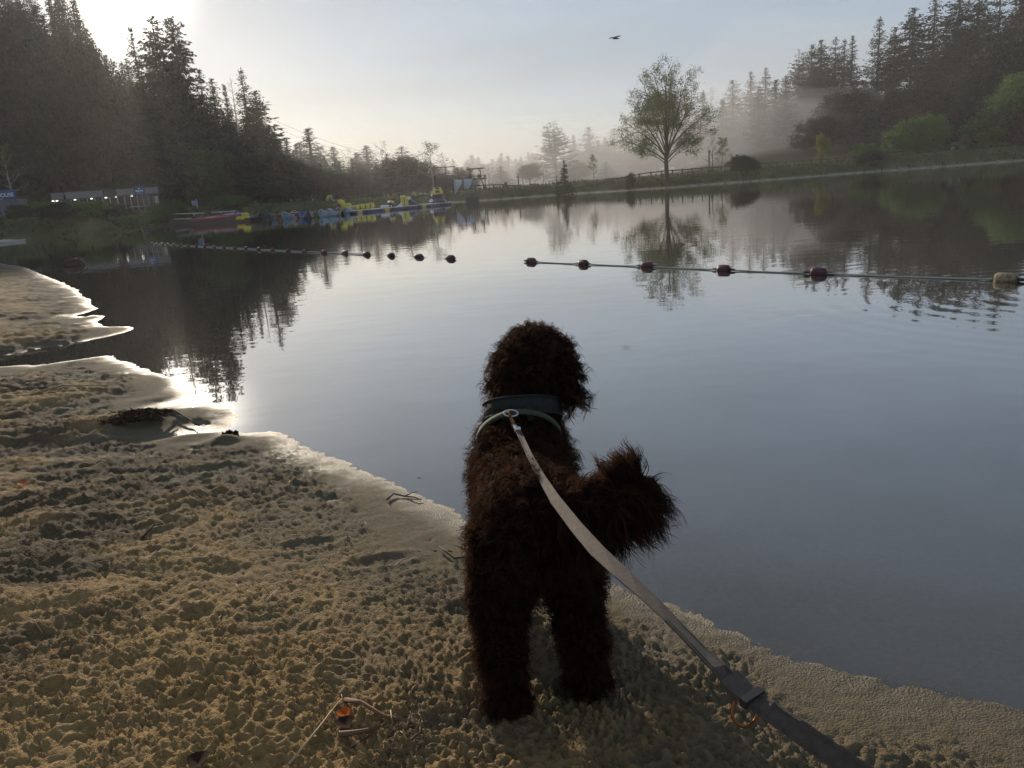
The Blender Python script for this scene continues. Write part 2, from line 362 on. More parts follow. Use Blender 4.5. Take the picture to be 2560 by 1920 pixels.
# ------------------------------------------------------------------ water
wm = bpy.data.materials.new('lake_water'); wm.use_nodes = True; nt = wm.node_tree; N, L = nt.nodes, nt.links; N.clear()
out = N.new('ShaderNodeOutputMaterial'); geo = N.new('ShaderNodeNewGeometry')
def nz(scale, det, vecscale):
    mp = N.new('ShaderNodeMapping'); mp.inputs['Scale'].default_value = vecscale; L.new(geo.outputs['Position'], mp.inputs['Vector'])
    t = N.new('ShaderNodeTexNoise'); t.inputs['Scale'].default_value = scale; t.inputs['Detail'].default_value = det; L.new(mp.outputs[0], t.inputs['Vector']); return t.outputs['Fac']
a_ = nz(1.0, 2, (1.3, 2.2, 1)); b_ = nz(1.0, 1.5, (5.5, 8.0, 1)); pch = nz(1.0, 2, (.10, .13, 1))
mr = N.new('ShaderNodeMapRange'); mr.inputs[1].default_value = .38; mr.inputs[2].default_value = .68; mr.inputs[3].default_value = .12; mr.inputs[4].default_value = 1.0; L.new(pch, mr.inputs[0])
m1 = N.new('ShaderNodeMath'); m1.operation = 'MULTIPLY'; m1.inputs[1].default_value = 0.0022; L.new(a_, m1.inputs[0])
m2 = N.new('ShaderNodeMath'); m2.operation = 'MULTIPLY'; L.new(b_, m2.inputs[0]); m2.inputs[1].default_value = 0.00045
m2b = N.new('ShaderNodeMath'); m2b.operation = 'MULTIPLY'; L.new(m2.outputs[0], m2b.inputs[0]); L.new(mr.outputs[0], m2b.inputs[1])
# a ring ripple spreading on the calm water
q = P(2330, 745); sub = N.new('ShaderNodeVectorMath'); sub.operation = 'SUBTRACT'; L.new(geo.outputs['Position'], sub.inputs[0]); sub.inputs[1].default_value = (q[0] + 1.2, q[1] - .2, 0)
ln = N.new('ShaderNodeVectorMath'); ln.operation = 'LENGTH'; L.new(sub.outputs[0], ln.inputs[0])
sn = N.new('ShaderNodeMath'); sn.operation = 'SINE'; ml = N.new('ShaderNodeMath'); ml.operation = 'MULTIPLY'; ml.inputs[1].default_value = 26.0; L.new(ln.outputs['Value'], ml.inputs[0]); L.new(ml.outputs[0], sn.inputs[0])
fall = N.new('ShaderNodeMapRange'); fall.interpolation_type = 'SMOOTHSTEP'; fall.inputs[1].default_value = .4; fall.inputs[2].default_value = 4.2; fall.inputs[3].default_value = 0.00040; fall.inputs[4].default_value = 0.0; L.new(ln.outputs['Value'], fall.inputs[0])
m3 = N.new('ShaderNodeMath'); m3.operation = 'MULTIPLY'; L.new(sn.outputs[0], m3.inputs[0]); L.new(fall.outputs[0], m3.inputs[1])
s1 = N.new('ShaderNodeMath'); L.new(m1.outputs[0], s1.inputs[0]); L.new(m2b.outputs[0], s1.inputs[1])
s2 = N.new('ShaderNodeMath'); L.new(s1.outputs[0], s2.inputs[0]); L.new(m3.outputs[0], s2.inputs[1])
bp = N.new('ShaderNodeBump'); bp.inputs['Strength'].default_value = 1.0; bp.inputs['Distance'].default_value = 1.0; L.new(s2.outputs[0], bp.inputs['Height'])
lw = N.new('ShaderNodeLayerWeight'); lw.inputs['Blend'].default_value = 0.5; L.new(bp.outputs[0], lw.inputs['Normal'])
fr = N.new('ShaderNodeMath'); fr.operation = 'POWER'; fr.inputs[1].default_value = 2.4; L.new(lw.outputs['Facing'], fr.inputs[0])
gl = N.new('ShaderNodeBsdfGlossy'); gl.inputs['Roughness'].default_value = 0.015; gl.inputs['Color'].default_value = (1, 1, 1, 1); L.new(bp.outputs[0], gl.inputs['Normal'])
tr = N.new('ShaderNodeBsdfTransparent'); tr.inputs[0].default_value = (.84, .74, .54, 1)
df = N.new('ShaderNodeBsdfDiffuse'); df.inputs[0].default_value = (.030, .025, .017, 1)
tb = N.new('ShaderNodeMapRange'); tb.inputs[1].default_value = .38; tb.inputs[2].default_value = .78; tb.inputs[3].default_value = .08; tb.inputs[4].default_value = 1.0; L.new(lw.outputs['Facing'], tb.inputs[0])
mx = N.new('ShaderNodeMixShader'); L.new(tb.outputs[0], mx.inputs[0]); L.new(tr.outputs[0], mx.inputs[1]); L.new(df.outputs[0], mx.inputs[2])
mx2 = N.new('ShaderNodeMixShader'); L.new(fr.outputs[0], mx2.inputs[0]); L.new(mx.outputs[0], mx2.inputs[1]); L.new(gl.outputs[0], mx2.inputs[2])
L.new(mx2.outputs[0], out.inputs['Surface'])
mb = MB(); mb.add([(-75, -12, 0), (105, -12, 0), (105, 110, 0), (-75, 110, 0)], [(0, 1, 2, 3)])
water = tag(obj('water', mb, wm), 'calm lake water mirroring trees and sky', None, None, 'structure')

# ------------------------------------------------------------------ vegetation: shared meshes
mat('bark_dark', (.05, .04, .03), .9, var=.3, scale=3, bump=.5, bscale=12)
mat('bark_birch', (.30, .28, .25), .8, var=.4, scale=4)
mat('needles', (.030, .042, .018), .75, trans=.25, rnd=.35, spec=.25)
mat('needles_blue', (.026, .040, .026), .75, trans=.22, rnd=.35, spec=.25)
mat('leaf_spring', (.095, .125, .030), .6, trans=.45, rnd=.25, spec=.3)
mat('leaf_green', (.085, .150, .024), .6, trans=.40, rnd=.2, spec=.3)
mat('leaf_yellow', (.20, .20, .02), .6, trans=.45, rnd=.15, spec=.3)
mat('leaf_brown', (.075, .052, .028), .7, trans=.3, rnd=.25, spec=.2)
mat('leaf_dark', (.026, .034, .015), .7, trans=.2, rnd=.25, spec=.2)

def leaf_cards(centers, dirs, lens, wids, rnd=None):
    """one bent leaf or needle spray (two triangles) for each centre"""
    n = len(centers); d = dirs / np.linalg.norm(dirs, axis=1)[:, None]
    t = rng.normal(size=(n, 3)); s = np.cross(d, t); s /= np.linalg.norm(s, axis=1)[:, None] + 1e-9
    l, w = lens[:, None], wids[:, None]
    a = centers - d * l * .5; b = centers + s * w * .5 + rng.normal(size=(n, 3)) * w * .12; c = centers + d * l * .5; e = centers - s * w * .5
    v = np.stack([a, b, c, e], 1).reshape(-1, 3); f = (np.arange(n)[:, None] * 4 + np.array([0, 1, 2, 3])).astype(int)
    return v, f
def conifer(seed, H=20.0, R=3.4, base=.06, droop=.25, shape=.85, nw=58, nb=6, gap=.0, tuft=.62, lean=0.0, two=False):
    global rng
    rng = np.random.default_rng(seed); rs = random.Random(seed)
    tr_ = MB(); pts = [(lean * (z / H) ** 2 * H, 0, z) for z in np.linspace(-1.0, H * .985, 9)]
    tr_.tube(pts, list(np.linspace(.30, .03, 9)), 7)
    if two: tr_.tube([(0, 0, H * .35), (.9, .1, H * .55), (1.1, .1, H * .96)], [.15, .12, .03], 6)
    cs, ds, ls, ws = [], [], [], []
    for tops in ([(0, 0, 1.0)] + ([(1.1, .1, .97)] if two else [])):
        for i in range(nw):
            u = base + (1 - base) * (i + rs.uniform(0, .8)) / nw
            if u > 1 or rs.random() < gap: continue
            if tops[0] and u < .5: continue
            z = u * H * tops[2]; r0 = R * (1 - ((u - base) / (1 - base)) ** 1.0) ** shape * min(1, .55 + 3.0 * (u - base)) + .12
            if tops[0]: r0 *= .75
            for k in range(nb if u < .93 else 4):
                a = rs.uniform(0, 2 * math.pi); ln_ = r0 * rs.uniform(.55, 1.12)
                m = max(3, int(ln_ / .17)); t = np.linspace(.12, 1, m)
                up = rs.uniform(-.1, .1) - droop * (1 - .6 * u) + (.55 if u > .9 else 0)
                x = math.cos(a) * ln_ * t + tops[0] * u + lean * u * u * H; y = math.sin(a) * ln_ * t + tops[1]
                zz = z + rs.uniform(-.8, .8) * H / nw + ln_ * (up * t + .30 * t ** 3 * (droop > .1) + 0.06 * np.sin(t * 7 + a)) 
                sp = .16 * ln_ * (1 - t * .75) + .07
                for rep in range(2):
                    cs.append(np.stack([x + rng.normal(size=m) * sp, y + rng.normal(size=m) * sp, zz + rng.normal(size=m) * .06 - .05], 1))
                    ds.append(np.stack([np.full(m, math.cos(a)), np.full(m, math.sin(a)), np.full(m, up - .25)], 1) + rng.normal(size=(m, 3)) * .45)
                    ls.append(tuft * rng.uniform(.5, 1.15, m) * (.55 + .45 * ln_ / R)); ws.append(tuft * rng.uniform(.16, .42, m) * (.6 + .4 * ln_ / R))
    v, f = leaf_cards(np.concatenate(cs), np.concatenate(ds), np.concatenate(ls), np.concatenate(ws))
    return tr_.mesh('trunk', True), npmesh('crown', v, f, False), H, R
def grow(tr_, tips, p, d, ln_, r, lev, rs, maxl, spread=.55, up=.25, kids=(4, 6)):
    n = 5; pts = [Vector(p)]; dd = Vector(d).normalized()
    for i in range(n):
        dd = (dd + Vector((rs.gauss(0, .10), rs.gauss(0, .10), rs.gauss(0, .08) + up * .10))).normalized(); pts.append(pts[-1] + dd * ln_ / n)
    tr_.tube(pts, [r * (1 - .72 * i / n) for i in range(n + 1)], 6 if lev < 2 else (4 if lev < 3 else 3), cap=False)
    if lev >= maxl:
        tips.append((pts[2], dd)); tips.append((pts[4], dd)); tips.append((pts[5], dd)); return
    k = rs.randint(*kids)
    for j in range(k):
        t = .28 + .72 * (j + rs.random()) / k; q = pts[min(n, int(t * n))].lerp(pts[min(n, int(t * n) + 1)], (t * n) % 1)
        ax = Vector((rs.gauss(0, 1), rs.gauss(0, 1), rs.gauss(0, .7))); ax = ax - dd * ax.dot(dd); ax.normalize()
        nd = (dd * math.cos(spread) + ax * math.sin(spread * rs.uniform(.7, 1.25))).normalized()
        grow(tr_, tips, q, nd, ln_ * rs.uniform(.42, .62) * (1.15 - .45 * t), r * (1 - .72 * t) * .62, lev + 1, rs, maxl, spread, up, kids)
    tips.append((pts[-1], dd))
def twig_leaves(tips, per, spread, size, rs):
    cs = np.array([t[0] for t in tips]).repeat(per, 0); ds = np.array([t[1] for t in tips]).repeat(per, 0); n = len(cs)
    cs = cs + rng.normal(size=(n, 3)) * spread; ds = ds + rng.normal(size=(n, 3)) * .8
    return leaf_cards(cs, ds, size * rng.uniform(.6, 1.3, n), size * rng.uniform(.35, .7, n))
def birch(seed, H=10.0, spread=.6, per=5, size=.22, limbs=12, maxl=2, first=.25, wid=.34, sp=.22):
    global rng
    rng = np.random.default_rng(seed); rs = random.Random(seed); tr_ = MB(); tips = []
    pts = [(0, 0, -.6)]; x = y = 0
    for i in range(1, 9):
        x += rs.gauss(0, .10); y += rs.gauss(0, .10); pts.append((x, y, H * .97 * i / 8))
    tr_.tube(pts, [H * .014 * (1 - .11 * i) for i in range(9)], 7)
    for j in range(limbs):
        u = first + (1 - first) * (j + rs.random()) / limbs; i = int(u * 7.99); q = Vector(pts[i]).lerp(Vector(pts[i + 1]), u * 8 % 1)
        a = j * 2.4 + rs.uniform(-.4, .4); el = .45 + .7 * u
        ln_ = H * wid * (1.15 - .75 * u) * rs.uniform(.8, 1.2)
        grow(tr_, tips, q, (math.cos(a) * math.cos(el), math.sin(a) * math.cos(el), math.sin(el)), ln_, H * .006 * (1.2 - u), 1, rs, maxl, spread, .3, (4, 6))
    v, f = twig_leaves(tips, per, sp, size, rs)
    return tr_.mesh('trunk', True), npmesh('crown', v, f, False), H, H * wid
def broadleaf(seed, H=10.0, R=4.5, n=420, per=42, size=.34, low=.12, lumps=9):
    global rng
    rng = np.random.default_rng(seed); rs = random.Random(seed); tr_ = MB()
    tr_.tube([(0, 0, -.8), (.05, 0, H * .2), (.1, .1, H * .5), (.1, 0, H * .8)], [H * .025, H * .02, H * .014, H * .005], 7)
    lc = []
    for k in range(lumps):
        a = rs.uniform(0, 6.28); u = rs.uniform(low + .12, .92); rad = R * rs.uniform(.25, .62) * math.sqrt(max(.1, 1 - ((u - .45) / .58) ** 2))
        c = Vector((math.cos(a) * rad, math.sin(a) * rad, u * H)); lc.append((c, R * rs.uniform(.38, .60)))
        tr_.tube([(0, 0, H * max(.1, u * .45)), (c.x * .5, c.y * .5, H * u * .8), tuple(c)], [H * .012, H * .008, H * .003], 5)
    lc.append((Vector((0, 0, H * .55)), R * .62)); lc.append((Vector((0, 0, H * .85)), R * .38))
    cs = []
    for k in range(n):
        c, r = lc[rs.randrange(len(lc))]; v = rng.normal(size=3); v /= np.linalg.norm(v); rr_ = r * (rs.uniform(.55, 1.08))
        q = np.array(c) + v * rr_ * np.array([1, 1, .85]); cs.append(q + rng.normal(size=(per, 3)) * R * .085)
    cs = np.concatenate(cs); cs = cs[cs[:, 2] > H * low * .3]; m = len(cs)
    v, f = leaf_cards(cs, rng.normal(size=(m, 3)) + np.array([0, 0, -.2]), size * rng.uniform(.6, 1.3, m), size * rng.uniform(.4, .9, m))
    return tr_.mesh('trunk', True), npmesh('crown', v, f, False), H, R
def snag(seed, H=14.0):
    rs = random.Random(seed); tr_ = MB(); tr_.tube([(0, 0, -1), (0.1, 0, H * .5), (.2, .1, H)], [.2, .12, .02], 6)
    b = MB()
    for k in range(46):
        u = rs.uniform(.35, .99); a = rs.uniform(0, 6.28); ln_ = 2.0 * (1.05 - u) + .35
        b.tube([(.1, 0, u * H), (math.cos(a) * ln_ * .6, math.sin(a) * ln_ * .6, u * H + ln_ * .25), (math.cos(a) * ln_, math.sin(a) * ln_, u * H + ln_ * .75)], [.035, .022, .008], 4)
    return tr_.mesh('trunk', True), b.mesh('crown'), H, 1.2

KIND = {}
def reg(k, t, bark, leaf):
    t[0].materials.append(MATS[bark]); t[1].materials.append(MATS[leaf]); KIND[k] = t
reg('fir1', conifer(1), 'bark_dark', 'needles')
reg('fir2', conifer(2, R=3.0, nw=64, shape=.75, droop=.35), 'bark_dark', 'needles')
reg('fir3', conifer(3, R=3.9, nw=56, shape=.7, droop=.15, gap=.06), 'bark_dark', 'needles_blue')
reg('spruce', conifer(4, R=2.6, nw=70, shape=.95, droop=.30), 'bark_dark', 'needles_blue')
reg('pine1', conifer(5, R=2.8, base=.42, nw=46, gap=.10, droop=.05, shape=.6, tuft=.7), 'bark_dark', 'needles')
reg('pine2', conifer(6, R=2.5, base=.52, nw=40, gap=.10, droop=.1, shape=.55, tuft=.7), 'bark_dark', 'needles')
reg('cedar', conifer(8, R=4.6, nw=30, nb=6, shape=.62, droop=.12, gap=.05, tuft=.75, two=True), 'bark_dark', 'needles_blue')
reg('young', conifer(9, H=20, R=5.2, nw=30, nb=5, shape=.9, droop=-.12, tuft=1.3), 'bark_dark', 'needles')
reg('birch1', birch(11), 'bark_birch', 'leaf_spring')
reg('birch2', birch(12, per=2, size=.20, limbs=14), 'bark_dark', 'leaf_brown')
reg('birch3', birch(13, per=7, size=.24, wid=.26, limbs=16, spread=.5), 'bark_birch', 'leaf_spring')
reg('broad1', broadleaf(21), 'bark_dark', 'leaf_green')
reg('broad2', broadleaf(22, R=5.0, lumps=12), 'bark_dark', 'leaf_spring')
reg('brown1', broadleaf(23, n=300, per=34, size=.30), 'bark_dark', 'leaf_brown')
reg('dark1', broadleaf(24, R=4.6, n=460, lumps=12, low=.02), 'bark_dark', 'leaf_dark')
reg('shrub_green', broadleaf(25, H=4, R=2.6, n=200, per=34, size=.24, low=.0, lumps=7), 'bark_dark', 'leaf_green')
reg('shrub_dark', broadleaf(26, H=4, R=2.6, n=200, per=34, size=.24, low=.0, lumps=7), 'bark_dark', 'leaf_dark')
reg('shrub_yellow', broadleaf(27, H=4, R=2.2, n=160, per=34, size=.24, low=.0, lumps=6), 'bark_dark', 'leaf_yellow')
reg('snag', snag(31), 'bark_birch', 'bark_birch')
KIND['shrub_brown'] = (KIND['shrub_dark'][0], KIND['shrub_dark'][1].copy(), 4, 2.6); KIND['shrub_brown'][1].materials[0] = MATS['leaf_brown']

def plant(kind, x, y, ztop=None, h=None, half=None, name='conifer_tree', label='', cat='tree', group=None, part=('trunk', 'crown')):
    t = KIND[kind]; zb = zg(x, y)
    if h is None: h = max(1.0, ztop - zb)
    if half is None: half = t[3] * h / t[2]
    e = empty(name, (x, y, zb), U(0, 6.28), label, cat, group); s = (half / t[3]); e.scale = (s, s, h / t[2])
    for nm, me in zip(part, t[:2]): link(nm, me, None, e)
    return e
def treeline(kind, px, py, Y, half=None, **k):          # a tree Y metres ahead whose top shows at the pixel
    q = PD(px, py, Y)
    if half and kind[:4] in ('fir1', 'fir2', 'fir3', 'spru', 'pine'): half *= 1.4
    return plant(kind, q[0], q[1], ztop=q[2], half=half, **k)

# --- the wood above the boathouse
GL = 'trees of the wood above the boathouse'
spec = [
 ('fir1', 325, 66, 84, 2.1, 'pointed fir rising clear of the wood under the low sun'),
 ('pine1', 377, 38, 88, 2.3, 'tall bare-stemmed pine with broad tuft of branches beside the low sun'),
 ('pine2', 424, 38, 92, 1.9, 'slim leaning pine with a bare stem, tallest beside the bright gap'),
 ('fir3', 497, 178, 93, 2.7, 'broad blunt-topped fir on the descending skyline of the wood'),
 ('fir2', 527, 196, 96, 2.2, 'fir crowding the blunt-topped fir on the descending skyline'),
 ('spruce', 559, 210, 98, 1.4, 'narrow spruce next to the bare dead tree on the skyline'),
 ('snag', 573, 196, 97, 1.0, 'bare dead tree standing between two firs on the skyline'),
 ('fir1', 601, 174, 99, 2.5, 'tall tiered fir at the end of the high wood'),
 ('pine1', 636, 226, 101, 2.4, 'pine with open tiers leaning out over the wood edge'),
 ('fir3', 655, 300, 105, 2.3, 'low fir stepping down from the high wood edge'),
 ('birch2', 676, 335, 110, 2.6, 'feathery bare-twigged tree at the foot of the high wood'),
 ('spruce', 714, 348, 114, 1.8, 'small spruce where the wood drops to the shore trees'),
 ('fir2', 692, 352, 112, 2.3, 'dark fir where the wood drops to the shore trees'),
 ('spruce', 769, 320, 118, 3.4, 'spired spruce topping the trees behind the canoes'),
 ('fir2', 748, 356, 117, 2.4, 'shorter fir at the side of the spired spruce'),
 ('fir1', 800, 378, 122, 2.2, 'low fir past the spired spruce'),
 ('spruce', 832, 366, 126, 3.0, 'hazy spruce over the yellow inflatables'),
 ('birch2', 870, 385, 124, 2.6, 'thin bare-twigged tree in the misty row by the inflatables'),
 ('spruce', 915, 363, 122, 3.2, 'upright spruce in the misty row over the inflatables'),
 ('fir1', 895, 385, 124, 2.3, 'fir tucked against the upright misty spruce'),
 ('birch2', 956, 368, 114, 3.0, 'tall bare-twigged birch behind the water park'),
 ('birch2', 890, 420, 108, 3.2, 'wide bare-twigged tree low behind the water park'),
 ('fir3', 1003, 366, 120, 3.4, 'fir top peering over a rounded dark evergreen'),
 ('dark1', 1000, 404, 110, 4.2, 'rounded dark evergreen mass behind the water park'),
 ('birch1', 1075, 366, 100, 3.3, 'leafy spring birch with leaning trunk beside the jump tower'),
 ('birch2', 1040, 400, 118, 2.5, 'thin bare tree behind the leafy spring birch'),
]
for k, x, y, Y, hw, lb in spec: treeline(k, x, y, Y, hw, label=lb, group=GL, name={'p': 'pine_tree', 'b': 'birch_tree', 's': 'spruce_tree', 'd': 'evergreen_tree'}.get(k[0], 'fir_tree') if k != 'snag' else 'dead_tree')
skyx = [-420, -150, 0, 120, 190, 215, 240, 270, 300, 345, 400, 440, 465, 500, 540, 580, 620, 650, 690, 800, 900, 1000, 1100]
skyy = [-220, -160, -90, -50, -25, 30, 80, 120, 140, 120, 115, 130, 190, 205, 235, 245, 245, 308, 345, 398, 404, 408, 440]
KADJ = {'fir1': 'pointed fir', 'fir2': 'drooping fir', 'fir3': 'open-branched fir', 'spruce': 'narrow spruce', 'dark1': 'rounded dark evergreen', 'brown1': 'rounded brown budding tree', 'birch2': 'thin bare-twigged tree'}
def fill(n, x0, x1, sx, sy, Y0, Y1, kinds, label, group, drop, seed, half=(2.0, 3.4), name='conifer_tree', front=90):
    random.seed(seed)
    for i in range(n):
        px = x0 + (x1 - x0) * (i + U(0, 1)) / n; Y = U(Y0, Y1); t = (Y1 - Y) / (Y1 - Y0)
        py = np.interp(px, sx, sy) + U(*drop) + t * t * front
        q = PD(px, py, Y); d = sdf([q[0]], [q[1]])[0]
        if d < 9: Y += 12 - d; q = PD(px, py, Y)
        if q[2] - zg(q[0], q[1]) < 4:
            q = PD(px, np.interp(px, sx, sy) + drop[0], Y)
            if q[2] - zg(q[0], q[1]) < 3: continue
        k = random.choice(kinds)
        plant(k, q[0], q[1], ztop=q[2], half=U(*half), label=KADJ[k] + ' ' + label, group=group + ': ' + KADJ[k], name=name)
fill(95, -420, 690, skyx, skyy, 84, 118, ['fir1', 'fir2', 'fir3', 'spruce'], 'packed into the wood above the boathouse', 'dark conifers packed above the boathouse', (0, 45), 101, (2.6, 3.9))
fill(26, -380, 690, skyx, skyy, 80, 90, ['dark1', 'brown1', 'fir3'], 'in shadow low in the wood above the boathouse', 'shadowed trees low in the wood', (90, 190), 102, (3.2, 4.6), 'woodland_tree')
fill(40, 640, 1180, skyx, skyy, 108, 138, ['fir1', 'birch2', 'spruce', 'spruce', 'fir2'], 'in the hazy row behind the inflatables', 'hazy row behind the inflatables', (-22, 34), 103, (2.2, 3.4), 'woodland_tree', 15)
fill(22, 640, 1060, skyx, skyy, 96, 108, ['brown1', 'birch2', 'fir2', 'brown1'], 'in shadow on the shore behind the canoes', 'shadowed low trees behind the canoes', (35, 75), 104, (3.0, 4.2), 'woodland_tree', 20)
treeline('broad2', 503, 378, 83, 3.6, label='rounded fresh green tree at the wood edge beside the boathouse', group=None, name='broadleaf_tree')
treeline('birch2', 612, 430, 84, 1.6, label='pale forked stem in shadow behind the canoes', name='birch_tree')
treeline('birch3', 6, 370, 76, 2.2, label='pale birch rising behind the blue house sign', name='birch_tree')

# --- far trees beyond the dam
GF = 'misty conifers beyond the dam'
for k, x, y, Y, hw, lb in [
 ('cedar', 1384, 305, 150, 5.2, 'layered twin-topped cedar standing out of the mist'),
 ('spruce', 1433, 338, 205, 2.4, 'slim spire in the mist beside the twin-topped cedar'),
 ('fir1', 1472, 318, 195, 5.0, 'broad pale cone of a fir in the mist'),
 ('spruce', 1512, 342, 215, 2.8, 'faint spruce next to the broad pale fir'),
 ('fir2', 1535, 322, 190, 4.4, 'misty fir showing at the edge of the big open tree'),
 ('fir3', 1575, 290, 175, 4.2, 'misty fir behind the limbs of the big open tree'),
 ('dark1', 1640, 250, 160, 6.0, 'dark evergreen showing through the big open tree'),
 ('fir1', 1712, 222, 150, 3.8, 'dark pointed fir behind the crown of the big open tree'),
 ('fir2', 1690, 262, 152, 4.2, 'green fir low behind the big open tree'),
 ('spruce', 1757, 228, 165, 2.6, 'fir at the crown edge of the big open tree'),
 ('birch2', 1778, 236, 175, 2.2, 'thin grey tree in the mist past the big open tree'),
 ('spruce', 1762, 262, 172, 2.4, 'short grey spruce in the mist past the big open tree')]:
    treeline(k, x, y, Y, hw, label=lb, group=GF, name='conifer_tree' if k not in ('dark1', 'birch2') else 'woodland_tree')
fill(40, 1120, 1640, [1120, 1250, 1350, 1450, 1640], [400, 372, 385, 345, 330], 190, 270, ['fir1', 'fir2', 'spruce'], 'almost lost in the mist beyond the dam', 'pale conifers lost in mist', (0, 40), 105, (3.2, 5.0), 'conifer_tree', 20)
fill(14, 1120, 1560, [1120, 1640], [410, 390], 120, 160, ['brown1', 'birch2', 'spruce'], 'standing low in mist beyond the dam', 'low misty trees beyond the dam', (10, 40), 106, (2.6, 4.0), 'woodland_tree', 20)

# --- wooded hillside beyond the far end of the dam
GR = 'trees on the hillside beyond the dam end'
for k, x, y, Y, hw, lb in [
 ('fir2', 1832, 200, 160, 3.4, 'rounded grey fir starting the skyline of the hillside'),
 ('fir1', 1877, 180, 156, 2.8, 'first of two matching fir spires on the hillside skyline'),
 ('fir1', 1914, 170, 155, 3.0, 'second of two matching fir spires on the hillside skyline'),
 ('cedar', 1998, 130, 146, 4.6, 'fir with long layered side branches on the hillside skyline'),
 ('fir2', 2030, 112, 145, 3.2, 'tall fir behind the layered side branches'),
 ('pine1', 2053, 98, 143, 2.2, 'slim open-topped pine on the hillside skyline'),
 ('fir3', 2090, 92, 141, 2.6, 'feathery fir in the middle of the hillside skyline'),
 ('fir1', 2112, 100, 141, 2.8, 'stout fir in the middle of the hillside skyline'),
 ('spruce', 2132, 88, 140, 2.0, 'narrow tiered spruce before the dip in the skyline'),
 ('fir1', 2200, 46, 136, 3.4, 'tall isolated fir rising after the dip in the skyline'),
 ('pine1', 2240, 66, 136, 2.4, 'ragged pine after the tall isolated fir'),
 ('pine1', 2286, 17, 132, 3.0, 'high pine with see-through crown on the hillside'),
 ('fir2', 2340, -14, 130, 3.4, 'massive dark fir cut off by its height on the hillside'),
 ('pine2', 2400, -10, 128, 3.2, 'thin-crowned pine high on the hillside'),
 ('pine1', 2450, -25, 126, 3.2, 'ragged pine high on the hillside top'),
 ('fir3', 2505, -40, 120, 4.0, 'dark green fir high above the fresh green tree'),
 ('fir1', 2560, -60, 112, 4.4, 'nearest dark fir overhanging the hillside'),
 ('spruce', 2190, 200, 118, 3.0, 'dark pointed evergreen in front of the misty hillside'),
 ('dark1', 2115, 242, 116, 4.6, 'shaggy black evergreen spreading low by the fence'),
 ('spruce', 2092, 226, 118, 1.8, 'narrow dark tip above the shaggy black evergreen'),
 ('dark1', 2045, 300, 112, 3.6, 'low dark evergreen sloping down to the fence'),
 ('spruce', 2322, 150, 124, 3.0, 'dark spruce before the brown leafless slope'),
 ('dark1', 2270, 230, 112, 4.6, 'dark round evergreen behind the lakeside shrubs'),
 ('dark1', 2370, 240, 108, 5.0, 'black-green evergreen behind the lakeside shrubs'),
 ('dark1', 2420, 200, 106, 4.6, 'deep dark evergreen next to the fresh green tree'),
 ('brown1', 2400, 120, 128, 6.0, 'brown leafless tree on the hillside slope'),
 ('brown1', 2480, 105, 122, 6.0, 'wide brown leafless tree high on the slope'),
 ('brown1', 2330, 165, 130, 5.0, 'lower brown leafless tree beside the dark spruce'),
 ('dark1', 2550, 100, 104, 5.0, 'dark evergreen behind the fresh green tree')]:
    treeline(k, x, y, Y, hw, label=lb, group=GR, name='conifer_tree' if k[0] in 'fspc' else 'woodland_tree')
fill(46, 1800, 2900, [1800, 1900, 2000, 2100, 2200, 2300, 2400, 2560, 2900], [225, 190, 150, 120, 90, 50, 10, -30, -120], 128, 165, ['fir1', 'fir2', 'fir3', 'spruce', 'brown1'], 'packed into the misty hillside', 'trees packed on the misty hillside', (25, 110), 107, (2.8, 4.2), 'woodland_tree')
fill(18, 1980, 2900, [1980, 2200, 2560, 2900], [330, 260, 200, 160], 108, 124, ['dark1', 'spruce', 'brown1', 'fir2'], 'low on the hillside behind the lake end', 'dark trees low behind the lake end', (10, 90), 108, (3.0, 4.4), 'woodland_tree')
